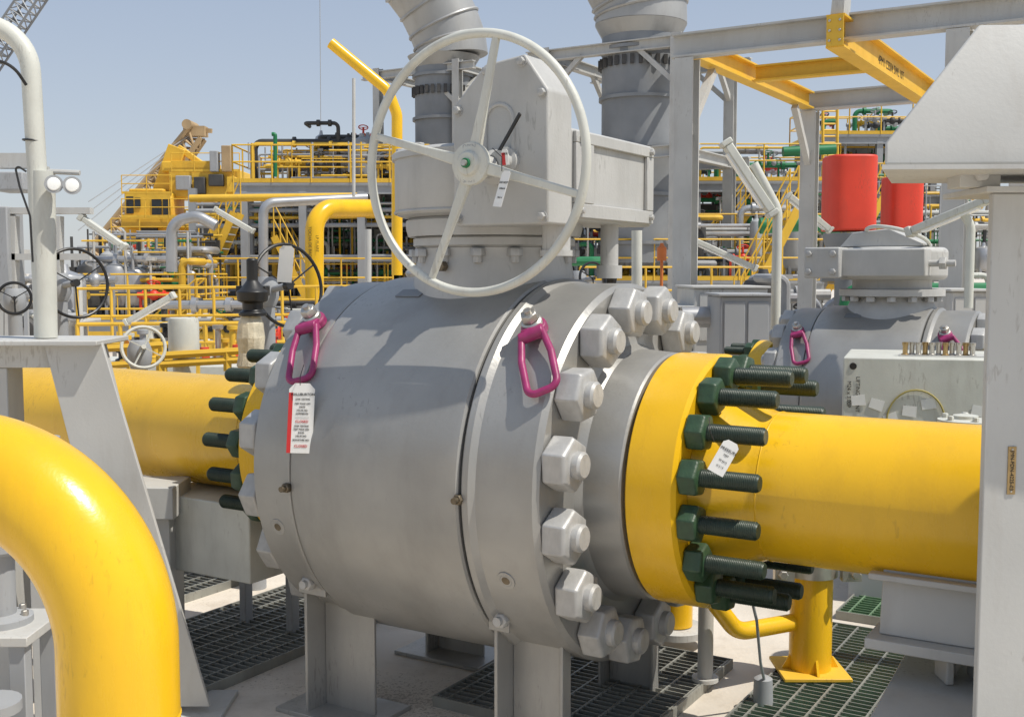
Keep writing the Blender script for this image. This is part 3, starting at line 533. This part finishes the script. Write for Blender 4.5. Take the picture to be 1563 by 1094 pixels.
def frame_tower(cx,cy,w,d,zs,label,r=.28,m=STEEL):
    t=thing('steel_tower',(cx,cy,0),label,'steel tower','exhaust support towers'); M=Matrix.Translation((cx,cy,0))@Matrix.Rotation(TH,4,'Z')
    for a in (-1,1):
        for b in (-1,1): g=G(M); g.ib((a*w/2,b*d/2,0),(a*w/2,b*d/2,zs[-1]+.2),r,r,.03,(0,1,0)); ob('column',g,m,t)
    for z in zs:
        for b in (-1,1): 
            g=G(M); g.ib((-w/2-.6,b*d/2,z),(w/2+.6,b*d/2,z),r*.8,r,.03); ob('ring_beam',g,m,t)
            g=G(M); g.ib((b*w/2,-d/2,z),(b*w/2,d/2,z),r*.8,r,.03); ob('ring_beam',g,m,t)
    z=zs[-1]
    for q in (-1,1):
        for s_ in (-1,1):
            g=G(M); g.beam((s_*w/2,q*d/2,z-1.1),(s_*(w/2-1.1),q*d/2,z-.1),.13,.13); ob('knee_brace',g,m,t)
            g=G(M); g.beam((q*w/2,s_*d/2,z-1.1),(q*w/2,s_*(d/2-1.1),z-.1),.13,.13); ob('knee_brace',g,m,t)
p=pt(975,417,32); frame_tower(p.x,p.y,3.9,3.9,[4.9,7.7],'grey braced steel tower around the exhaust stack',m=WHITE,r=.3)
p=pt(680,417,36); frame_tower(p.x,p.y,3.0,3.0,[4.6,7.9],'grey braced steel tower around the exhaust stack',.24,m=WHITE)
def stack(u,Y,r,z0,z1,label,bend,r2):
    b=pt(u,417,Y); t=thing('exhaust_stack',(b.x,b.y,0),label,'exhaust stack','exhaust stacks')
    g=G(); g.rev([(0,r),(z1-z0,r)],(b.x,b.y,z0),(0,0,1),40)
    ob('duct',g,STACK,t)
    z=z0+.5
    while z<z1-.2: g=G(); g.rev([(0,r),(0,r+.08),(.09,r+.08),(.09,r)],(b.x,b.y,z),(0,0,1),40); ob('stiffener_ring',g,STACK,t); z+=1.3
    for i in range(30):
        a=i*pi/15; g=G(); g.box((b.x+cos(a)*(r+.05)-.05,b.y+sin(a)*(r+.05)-.05,z1-.85),(b.x+cos(a)*(r+.05)+.05,b.y+sin(a)*(r+.05)+.05,z1-.6))
        ob('expansion_lug',g,DARKS,t)
    g=G(); g.rev([(0,r),(.35,r2)],(b.x,b.y,z1+.001),(0,0,1),40); pts=[V((b.x,b.y,z1+.36))+V(q) for q in bend]
    g.tube(pts,r2,36); ob('mitred_elbow',g,STACKL,t,ang=12)
    for i in range(1,len(pts)):
        d=(pts[min(i+1,len(pts)-1)]-pts[i-1]).normalized(); g=G(); g.ring(pts[i],d,r2+.01,.05,36,6)
        ob('elbow_flange',g,STACKL,t)
stack(679,35,.90,2,8.0,'tall grey exhaust stack with mitred elbow outlet',[(.25,0,.0),(.2,0,.45),(0,0,1.0),(-.35,-.1,1.7),(-.9,-.3,2.4),(-1.6,-.6,3.0)],1.12)
stack(975,31,1.06,2,8.1,'tall grey exhaust stack with flared elbow outlet',[(0,0,0),(0,0,.4),(-.15,0,.9),(-.5,-.1,1.5),(-1.1,-.3,2.1),(-2.0,-.6,2.7)],1.25)
# ---------------------------------------------------------------- background modules
MC=[STEEL,SILV,WHITE,YELB,YELB,SILV,WHEEL,BARE,GREEN,DARKS,DARKS]
FAR=G(); FARM=[]; NPIPE=[0]
def clutter(x0,x1,y0,y1,z0,hm,n,cols=None,kinds='vpppppckwlr'):
    for i in range(n):
        x=x0+(x1-x0)*R_(); y=y0+(y1-y0)*R_(); m=random.choice(cols or MC); k=random.choice(kinds)
        if k=='v':
            r=.15+.25*R_(); h=min(hm*.75,.8+.9*R_()); m=random.choice([STEEL,SILV,YELB,DARKS]) ; g=G(); g.rev([(0,r*.5),(.08,r*.9),(.2,r),(h-.2,r),(h-.08,r*.85),(h,r*.3),(h+.12,r*.2)],(x,y,z0+.25),(0,0,1),20)
            for a in (0,2,4): g.box((x+r*.8*cos(a)-.04,y+r*.8*sin(a)-.04,z0),(x+r*.8*cos(a)+.04,y+r*.8*sin(a)+.04,z0+.4))
            ob('process_vessel',g,m,label='upright process vessel on short legs in the plant module',cat='vessel',group='process vessels')
        elif k in 'pr':
            far=(y>34.9 or NPIPE[0]>235)
            r=.03+.07*R_(); L=(1+3.5*R_())*(1 if R_()<.5 else -1); zz=z0+.3+R_()*hm*.75; g=FAR if far else G(); n0=len(g.f); x2=min(max(x+L,x0),x1)
            p=fil([(x,y,z0),(x,y,zz),(x2,y,zz),(x2,y+.8,zz)] if R_()<.6 else [(x,y,zz),(x2,y,zz),(x2,y,z0)],r*2.5,5); g.tube(p,r,10)
            for q in (.25,.6): 
                e=V((x,y,zz)).lerp(V((x2,y,zz)),q)
                if abs(x2-x)>.8: g.rev([(-.05,r*1.7),(.05,r*1.7)],e,(1,0,0),12)
            if far: FARM.extend([m]*(len(g.f)-n0))
            else:
                NPIPE[0]+=1; ob('process_pipe',g,m,label='bent process pipe with flanged joints in the plant module',cat='pipe',group='process pipes')
        elif k=='c':
            w=.3+.4*R_(); h=min(hm*.7,.5+.7*R_()); g=G(); g.box((x-w/2,y,z0),(x+w/2,y+.4,z0+h)); g.box((x-w/2+.05,y-.02,z0+.1),(x+w/2-.05,y-.001,z0+h-.08)); g.box((x+w/2-.14,y-.05,z0+h*.5),(x+w/2-.1,y-.021,z0+h*.6)); g.box((x-w/2-.03,y-.04,z0+h),(x+w/2+.03,y+.44,z0+h+.03))
            ob('control_cabinet',g,random.choice([WHITE,STEEL,DARKS,STEEL]),label='pale control cabinet with hinged door in the plant module',cat='cabinet',group='control cabinets')
        elif k=='k' or k=='w':
            zz=z0+.5+R_()*max(.2,hm-1.2); g=G(); g.cyl((x-.4,y,zz),(x+.4,y,zz),.07,n=12); g.cyl((x,y,zz),(x,y,zz+.3),.035,n=10); g.sph((x,y,zz),.13,12); g.ring((x,y,zz+.3),(0,.4,1),.15,.018,20,6); g.beam((x-.15,y,zz+.3),(x+.15,y,zz+.3),.02,.02)
            for q in (-.25,.25): g.rev([(-.02,.12),(.02,.12)],(x+q,y,zz),(1,0,0),14)
            g.box((x-.36,y-.03,z0),(x-.30,y+.03,zz)); g.box((x+.30,y-.03,z0),(x+.36,y+.03,zz))
            ob('process_valve',g,random.choice([GREEN,STEEL,YELB,SILV,STEEL,DARKS,RED] if R_()<.5 else [STEEL,YELB,DARKS]),label='flanged process valve with top handwheel in the plant module',cat='valve',group='process valves')
        else:
            g=G(); h=hm*(.6+.4*R_()); g.tube([(x,y,z0),(x,y,z0+h)],.03,6); g.box((x-.08,y-.1,z0+h),(x+.08,y+.3,z0+h+.08)); g.tube([(x,y,z0+h),(x,y+.3,z0+h+.03)],.02,6)
            ob('area_lamp',g,WHITE,label='small area lamp on a thin pole in the plant module',cat='lamp',group='area lamps')
def dense(x0,x1,y0,y1,z0,z1,n,cols):
    # fine small-bore piping, conduits and scaffold tubes too many to count
    for i in range(n):
        x=x0+(x1-x0)*R_(); y=y0+(y1-y0)*R_(); z=z0+(z1-z0)*R_(); m=random.choice(cols); n0=len(FAR.f); r=.015+.03*R_(); k=R_()
        if k<.38: zb_=z0+(z-z0)*R_()*.6; FAR.tube([(x,y,zb_),(x,y,min(z1,zb_+.8+1.8*R_()))],r,6)
        elif k<.78: L=.6+3*R_(); FAR.tube([(x,y,z),(min(x+L,x1),y,z)],r,6)
        elif k<.92: L=.4+R_(); FAR.tube([(x,y,z0),(x,y,z),(min(x+L,x1),y,z),(min(x+L,x1),y,z0)],r,6)
        else: w=.08+.2*R_(); FAR.box((x-w,y-.1,z-w*.8),(x+w,y+.1,min(z1,z+w*.8)))
        FARM.extend([m]*(len(FAR.f)-n0))
def module(x0,x1,y0,y1,levels,label,posts=4,left=True,right=True,ztop=None):
    t=thing('plant_module',((x0+x1)/2,y0,0),label,'platform','process plant modules')
    for i in range(posts):
        x=x0+(x1-x0)*i/(posts-1)
        for y in (y0+.15,y1-.15): g=G(); g.ib((x,y,0),(x,y,levels[-1] if ztop is None else ztop),.22,.22,.03,(0,1,0)); ob('column',g,STEEL,t)
    for z in levels:
        g=G(); g.box((x0-.3,y0,z-.06),(x1+.3,y1,z)); ob('deck_plate',g,STEEL,t)
        for y in (y0+.06,y1-.1): g=G(); g.ib((x0-.3,y,z-.2),(x1+.3,y,z-.2),.12,.27,.025); ob('edge_beam',g,STEEL,t)
        rail((x0-.3,y0,z),(x1+.3,y0,z)); rail((x0-.3,y1,z),(x1+.3,y1,z))
        if left: rail((x0-.3,y0,z),(x0-.3,y1,z))
        if right: rail((x1+.3,y0,z),(x1+.3,y1,z))
    return t
def stairs(p,q,w=.8,label='yellow steel staircase between plant decks'):
    p=V(p);q=V(q); t=thing('steel_staircase',p,label,'staircase','steel staircases'); sd=V((0,w,0))
    for s in (V((0,0,0)),sd): g=G(); g.beam(p+s,q+s,.05,.2); ob('stringer',g,YELB,t)
    n=max(4,int(abs(q.z-p.z)/.2))
    for i in range(1,n): g=G(); e=p.lerp(q,i/n); g.box((e.x-.12,e.y+.03,e.z-.015),(e.x+.12,e.y+w-.03,e.z+.015)); ob('tread',g,STEEL,t)
    for s in (V((0,0,0)),sd):
        g=G()
        for hh in (.5,1.0): g.tube([p+s+V((0,0,hh)),q+s+V((0,0,hh))],.02,6)
        for i in range(6): e=p.lerp(q,i/5)+s; g.tube([e,e+V((0,0,1.0))],.02,6)
        ob('handrail',g,YELB,t)
zl=pt(450,458,34).z; zu=pt(450,282,34).z
X=lambda u,Y:(u-781.5)/FL*Y*1.0
module(X(296,34),X(640,34),34,39,[zl],'yellow railed lower process deck packed with pipework',5,ztop=zu-.1)
module(X(372,33),X(640,33),33.2,37,[zu],'yellow railed upper process deck on grey columns',4)
zm=pt(450,370,36).z
module(X(300,37),X(640,37),37,40,[zm],'yellow railed middle process deck behind the pipework',4)
clutter(X(300,34),X(600,34),34.4,38,zl,3.2,110,kinds='vppppkkwlrc'); clutter(X(300,34),X(640,34),34.3,36,0,.8,16)
clutter(X(380,34),X(620,34),34.4,36.5,zu,1.5,44,[YELB,YELB,YELB,SILV,STEEL,DARKS],kinds='ppprkwkl')
clutter(X(460,34),X(560,34),35,36.5,zu,2.4,16,[YELB,YELB,DARKS],kinds='vkkprc')
CL=[YELB,DARKS,STEEL,SILV,DARKS,WHITE,DARKS,YELB,STEEL,SILV,DARKS,GREEN]
dense(X(290,34.2),X(640,34.2),34.6,38,zl,zu-.3,380,CL); dense(X(372,34.2),X(640,34.2),34,36.5,zu,zu+1.3,90,[YELB,YELB,SILV,STEEL]); dense(X(290,34.2),X(640,34.2),34.2,37,0,zl,120,CL)
g=G(); g.box((X(300,38),38.6,zl),(X(640,38),38.7,zu-.3)); ob('shade_backing',g,DARKS,label='dark backing sheet standing in for shade behind the process deck',cat='panel')  # added dark sheet, its colour stands for the shade between the decks
zb=pt(200,488,27).z
module(X(112,27),X(280,27),27,30,[zb],'low yellow railed access platform beside the process module',3)
clutter(X(110,27),X(290,27),27.2,30,zb,1.9,40,[YELB,SILV,STEEL,DARKS,SILV],kinds='pppkwlrv'); clutter(X(100,30),X(300,30),30,33,0,2.6,24)
dense(X(105,28),X(300,28),27.3,31,zb,zb+2.2,150,CL)
clutter(X(-20,20),X(130,20),17,22,0,2.4,30,[WHITE,STEEL,WHEEL,SILV,DARKS]); clutter(X(300,24),X(640,24),20,26,0,1.15,50,kinds='pppkwcr')
rail((X(300,22),22,.1),(X(620,22),22,.1)); rail((X(105,24),24,.35),(X(290,24),24,.35)); rail((X(286,29),29,1.0),(X(600,29),29,1.0))
stairs((X(292,26),26.5,zb),(X(215,26),26.5,zb-1.0) ,.8)
stairs((X(470,33),33.0,zl),(X(420,33),33.0,zl+1.9)); stairs((X(300,31),31,1.0),(X(360,31),31,3.4))
def pipe(pts,r,m,label,rad=None,n=24,cat='pipe'):
    t=thing('process_pipe',V(pts[0]),label,cat,'large process pipes'); g=G(); p=fil(pts,rad or r*3,10); g.tube(p,r,n); ob('pipe_run',g,m,t)
    return t
pp=pipe([pt(480,500,27),pt(480,318,27),pt(570,318,28.5)],.225,YEL,'large yellow gas pipe bending over with black stencilled words',.6)
text('TOCHA DE BAIXA',.10,pt(473,372,26.76),(0,0,-1),(1,0,0),INK,pp); text('LP FLARE',.10,pt(484,372,26.76),(0,0,-1),(1,0,0),INK,pp)
pipe([pt(262,415,26),pt(262,338,26),pt(302,330,26),pt(330,345,26)],.13,SILV,'silver insulated pipe elbow at the process module',.4)
pipe([pt(402,470,28),pt(402,310,28),pt(560,302,29)],.12,SILV,'silver pipe rising beside the process deck',.3)
pipe([pt(290,303,30),pt(545,300,30)],.10,YELB,'straight yellow pipe below the upper deck')
for i,(v,m) in enumerate(((312,SILV),(322,STEEL),(333,YELB),(345,STEEL),(392,SILV),(398,STEEL))): pipe([pt(300,v,33.5),pt(640,v-2,33.5)],.045+.02*(i%2),m,'long horizontal process pipe on the pipe rack')
pipe([pt(505,66,16),pt(592,138,16),pt(606,175,16),pt(606,420,16)],.078,YEL,'yellow tubular davit arm leaning out from its post',.3,cat='davit')
pipe([pt(540,120,20),pt(540,300,20)],.03,WHITE,'thin white vent pole'); pipe([pt(562,350,12),pt(562,450,12)],.035,WHITE,'thin white vent pole')
pipe([pt(415,205,34),pt(420,205,34),pt(420,270,34)],.06,GREEN,'thin green vent pipe with hooked top',.1)
g=G(); g.tube([pt(488,-40,60),pt(490,230,60)],.02,5); ob('crane_cable',g,STEEL,label='long vertical crane hoist cable against the sky',cat='cable')
# yellow crane
t=thing('pedestal_crane',pt(230,470,55),'yellow pedestal crane with glazed cab and lattice boom','crane')
Y=55
def bxp(g,u0,v0,u1,v1,Y0,Y1):
    a=pt(u0,v1,Y0);b=pt(u1,v0,Y0); g.box((a.x,Y0,a.z),(b.x,Y1,b.z))
g=G(); bxp(g,190,294,262,334,Y,Y+2.2); bxp(g,184,330,300,347,Y-.3,Y+2.5); bxp(g,196,288,250,294,Y+.3,Y+2); ob('cab',g,YELB,t,bev=.08)
for u0,u1,v0,v1 in ((193,203,300,326),(206,214,302,318),(232,246,303,328),(249,259,303,328)): g=G(); bxp(g,u0,v0,u1,v1,Y-.05,Y-.01); ob('window',g,GLASS,t)
g=G(); bxp(g,258,260,368,302,Y+.5,Y+3); bxp(g,246,246,322,262,Y+.6,Y+2.6); bxp(g,300,300,368,330,Y+.6,Y+2.6); bxp(g,190,347,262,364,Y+.3,Y+2); ob('machinery_house',g,YELB,t,bev=.06)
g=G(); p=pt(246,300,Y+1.2); q=pt(272,225,Y+1.2); g.beam(p,q,.5,.9); g.beam(q,pt(318,258,Y+1.2),.3,.3); ob('gantry_mast',g,YELB,t,bev=.04)
for q in ((320,230,332,262),(338,222,352,262),(268,268,290,290),(296,270,312,296),(318,266,340,284),(346,270,360,294),(215,346,240,356),(306,304,330,318)):
    g=G(); bxp(g,*q,Y+.2,Y+.7); ob('crane_fitting',g,random.choice([DARKS,STEEL,YELB,RUST]),t,bev=.04)
g=G(); g.cyl(pt(275,470,Y+1.5),pt(275,345,Y+1.5),1.3,n=32); ob('pedestal',g,YELB,t)
rail(pt(186,296,Y),pt(262,296,Y),.9); rail(pt(262,262,Y+.4),pt(366,262,Y+.4),.9); rail(pt(186,332,Y-.5),pt(366,332,Y-.5),.9); rail(pt(170,362,Y-.5),pt(300,362,Y-.5),.9)
clutter(X(190,52),X(380,52),51,54,1.0,zm,34,[YELB,DARKS,DARKS,STEEL,RUST],kinds='ppkkrwc')
dense(X(160,52),X(385,52),50,54,1.0,zm+.6,200,[YELB,DARKS,DARKS,STEEL,RUST,SILV])
def lattice(name,p,q,w0,w1,m,label,n=16,cat='crane boom',r=.06,par=None):
    p=V(p);q=V(q); d,a,b=frame(q-p); g=G(); cs=[]
    for i in range(n+1):
        c=p.lerp(q,i/n); ww=w0+(w1-w0)*i/n; cs.append([c+(a*x+b*y)*ww/2 for x,y in ((-1,-1),(1,-1),(1,1),(-1,1))])
    for k in range(4): g.tube([cs[0][k],cs[-1][k]],r,5)
    for i in range(n):
        for k in range(4): g.tube([cs[i][k],cs[i+1][(k+1)%4]],r*.5,4); g.tube([cs[i][k],cs[i][(k+1)%4]],r*.5,4)
    return ob(name,g,m,par,label=None if par else label,cat=None if par else cat)
lattice('lattice_boom',pt(150,405,80),pt(300,205,80),1.9,1.1,RUST,'tan lattice crane boom raised against the sky',15,r=.19)
g=G(); a=pt(302,198,80); g.box((a.x-.9,79.5,a.z-.5),(a.x+.6,80.5,a.z+.2)); g.cyl((a.x-.5,79,a.z+.25),(a.x-.5,81,a.z+.25),.35); g.beam((a.x-.2,80,a.z),(a.x+1.0,80,a.z-.1),.25,.3); ob('boom_head',g,RUST,label='tan sheave head at the tip of the lattice boom',cat='boom head')
for k in range(3):
    g=G(); g.tube([pt(300-4*k,200+5*k,80),pt(135-8*k,308+22*k,75)],.035,5); ob('crane_cable',g,STEEL,label='sloping crane guy cable against the sky',cat='cable',group='crane guy cables')
lattice('lattice_boom',pt(-40,130,45),pt(75,-40,45),.7,.7,STACK,'dark lattice crane boom crossing the sky',16,r=.05)
t=thing('pale_equipment_rack',pt(40,480,9),'pale steel equipment rack with lamps and brackets','rack')
for u in (2,18,86): g=G(); g.beam(pt(u,560,9),pt(u,330,9),.09,.09); ob('upright',g,WHITE,t)
for v in (322,392): g=G(); g.beam(pt(-40,v,9),pt(140,v,9),.09,.05); ob('shelf_rail',g,WHITE,t)
g=G(); g.beam(pt(-40,246,9.2),pt(48,246,9.2),.1,.12); ob('top_rail',g,WHITE,t)
g=G(); bxp(g,-20,262,34,290,9,9.4); ob('panel_box',g,STEEL,t,bev=.01); g=G(); bxp(g,-20,315,10,440,8.9,9.2); ob('panel_box',g,STEEL,t,bev=.01)
def fixture(p,q,w,label='long sealed fluorescent light fitting on a bracket'):
    p=V(p);q=V(q); t=thing('light_fitting',(p+q)/2,label,'light fitting','fluorescent light fittings')
    g=G(); g.beam(p,q,w,w*.55); e=(q-p).normalized(); g.beam(p-e*.04,p,w*1.1,w*.75); g.beam(q,q+e*.04,w*1.1,w*.75); ob('housing',g,WHEEL,t,bev=.008)
    g=G(); g.beam(p+e*.05,q-e*.05,w*.7,w*.5,(0,0,1),(0,-w*.16)); ob('diffuser',g,LENS,t)
fixture(pt(1110,222,8),pt(1176,322,8),.11); fixture(pt(1062,368,12),pt(1150,408,12),.1); fixture(pt(128,334,9),pt(186,374,9),.08); fixture(pt(196,490,12),pt(262,452,12),.1); fixture(pt(1395,352,6.5),pt(1505,306,6.2),.08); fixture(pt(330,320,22),pt(385,352,22),.15); fixture(pt(1205,300,16),pt(1265,350,16),.14)
g=G(); g.tube(fil([pt(1183,530,8),pt(1187,320,8),pt(1150,250,8)],.2),.035,12); ob('lamp_pole',g,WHEEL,label='cream tubular lamp pole bent toward a light fitting',cat='lamp pole')
g=G(); g.tube(fil([pt(1478,470,6.3),pt(1482,345,6.3),pt(1470,325,6.3)],.1),.025,12); ob('lamp_pole',g,WHEEL,label='cream tubular lamp pole bent toward a light fitting',cat='lamp pole')
# ---------------------------------------------------------------- right background module
zr1=pt(1100,276,34).z; zr0=pt(1100,428,30).z; zr2=pt(1300,205,40).z
module(X(1062,34),X(1262,34),34,38,[zr1],'yellow railed process deck behind the hoist gantry',4)
module(X(1255,40),X(1420,40),40,44,[zr1,zr2],'tall yellow railed access tower',3)
module(X(885,30),X(1240,30),30,33,[zr0],'low yellow railed walkway behind the hoist gantry',5)
clutter(X(890,30),X(1230,30),30.2,33,zr0,2.6,50,kinds='vppppkkwlrc'); clutter(X(1060,34),X(1260,34),34.2,38,zr0,3.4,60,[YELB,SILV,STEEL,SILV,GREEN,DARKS]); clutter(X(1070,34),X(1250,34),34.5,37,zr1,1.4,20,[YELB,GREEN,WHITE,STEEL],kinds='ppkwl')
clutter(X(1200,38),X(1560,38),36,42,zr0,3.6,70,[YELB,GREEN,STEEL,WHITE,STEEL,DARKS]); clutter(X(1260,40),X(1410,40),40.4,43,zr1,2.2,30,[YELB,GREEN,DARKS,STEEL]); clutter(X(1260,40),X(1410,40),40.4,43,zr2,1.2,12,[YELB,GREEN,WHITE,STEEL],kinds='ppkw')
dense(X(1060,34),X(1262,34),34.6,38,zr0,zr1-.3,200,CL+[GREEN]); dense(X(1190,38),X(1540,38),37,42,zr0,zr1+.5,230,CL+[GREEN,GREEN]); dense(X(1255,40),X(1420,40),40.3,43,zr1,zr2-.3,60,CL+[GREEN,GREEN]); dense(X(885,30),X(1050,30),30.2,33,zr0,zr0+2.2,110,CL)
clutter(X(870,15),X(1240,15),12.5,18,0,1.45,40,[WHITE,STEEL,WHEEL,SILV,DARKS]); clutter(X(1230,16),X(1560,16),15.5,20,0,1.9,40,[WHITE,STEEL,WHEEL,SILV,GREEN])
clutter(X(630,24),X(910,24),22,28,0,2.4,16)
rail((X(885,24),24,.75),(X(1185,24),24,.75)); rail((X(1050,32),32,2.3),(X(1260,32),32,2.3))
stairs((X(1130,26),26,.6),(X(1215,26),26,3.2)); stairs((X(1180,30),33,3.6),(X(1090,30),33,1.4)); stairs((X(1275,33),33,1.2),(X(1345,33),33,4.0))
pipe([pt(1195,232,34),pt(1275,228,34)],.15,GREEN,'straight dark green process pipe'); pipe([pt(1160,345,28),pt(1270,338,28),pt(1275,420,28)],.2,GREEN,'dark green process pipe with bend',.5); pipe([pt(1290,440,22),pt(1560,452,22)],.09,GREEN,'straight dark green process pipe')
pipe([pt(972,560,9.5),pt(972,352,9.5)],.045,WHEEL,'pale vertical vent pipe behind the gearbox')
lad=thing('yellow_ladder',pt(1266,400,37),'tall yellow ladder on the access tower','ladder')
for u in (1256,1278): g=G(); g.tube([pt(u,420,37),pt(u,165,37)],.05,6); ob('ladder_rail',g,YELB,lad)
for i in range(26): g=G(); v=170+i*9.6; g.tube([pt(1256,v,37),pt(1278,v,37)],.03,5); ob('rung',g,YELB,lad)
def redtank(u0,u1,v0,v1,Y):
    a=pt(u0,v1,Y);b=pt(u1,v0,Y); r=(b.x-a.x)/2; cx=(a.x+b.x)/2; h=b.z-a.z; t=thing('red_tank',(cx,Y,0),'bright red upright tank with dark base ring','tank','red tanks')
    g=G(); g.prism([(r*(abs(cos(q))**.55)*(1 if cos(q)>0 else -1),r*(abs(sin(q))**.55)*(1 if sin(q)>0 else -1)) for q in [2*pi*i/64 for i in range(64)]],(cx,Y+r,a.z),(1,0,0),(0,1,0),(0,0,h)); 
    ob('shell',g,RED,t,bev=.03,seg=3)
    g=G(); g.rev([(0,r*.7),(.4,r*1.0),(.48,r*1.0)],(cx,Y+r,a.z-.51),(0,0,1),32)
    g.cyl((cx,Y+r,0),(cx,Y+r,a.z-.5),r*.5,n=24); ob('base',g,STACK,t)
redtank(1268,1347,235,352,17); redtank(1357,1416,268,352,18)
g=G(); c=pt(1010,398,14); g.rev([(0,.06),(.16,.06),(.19,.03),(.22,.02)],c,(0,0,1),20); g.cyl((c.x,c.y,0),c,.02); ob('orange_device',g,ORG,label='orange cylindrical detector on a post',cat='detector')
def cab(u0,v0,u1,v1,Y,d,label,m=WHITE):
    a=pt(u0,v1,Y);b=pt(u1,v0,Y); t=thing('equipment_cabinet',((a.x+b.x)/2,Y,0),label,'cabinet','pale equipment cabinets')
    g=G(); g.box((a.x,Y,0),(b.x,Y+d,b.z)); ob('box_body',g,m,t,bev=.015)
    g=G(); g.box((a.x-.02,Y-.03,b.z),(b.x+.02,Y+d+.03,b.z+.02)); ob('lid',g,m,t,bev=.004)
    w=(b.x-a.x)
    for f0,f1 in ((.08,.47),(.53,.92)): g=G(); g.box((a.x+w*f0,Y-.012,max(.1,a.z)),(a.x+w*f1,Y-.001,b.z-.05)); ob('door',g,m,t,bev=.004)
cab(1058,440,1172,520,10,1,'pale grey low equipment cabinet with two doors'); cab(1098,452,1180,540,9,.6,'grey low equipment cabinet with two doors',STEEL); cab(1000,470,1056,540,10,.8,'pale grey low equipment cabinet with two doors')
cab(1450,445,1520,520,9,.8,'pale grey low equipment cabinet with two doors')
g=G(); g.cyl(pt(1040,484,9.5),pt(1100,484,9.5),.09,n=20); ob('horizontal_cylinder',g,SILV,label='silver horizontal cylinder near the pale cabinets',cat='cylinder')
# distant small-bore piping as one mass
fo=ob('distant_piping',FAR,STEEL,label='mass of small bore piping and conduit filling the plant decks',cat='piping',kind='stuff')
me=fo.data; ms=list(dict.fromkeys(FARM)); me.materials.clear()
for m in ms: me.materials.append(m)
ix={m:i for i,m in enumerate(ms)}
me.polygons.foreach_set('material_index',[ix[m] for m in FARM]); me.update()
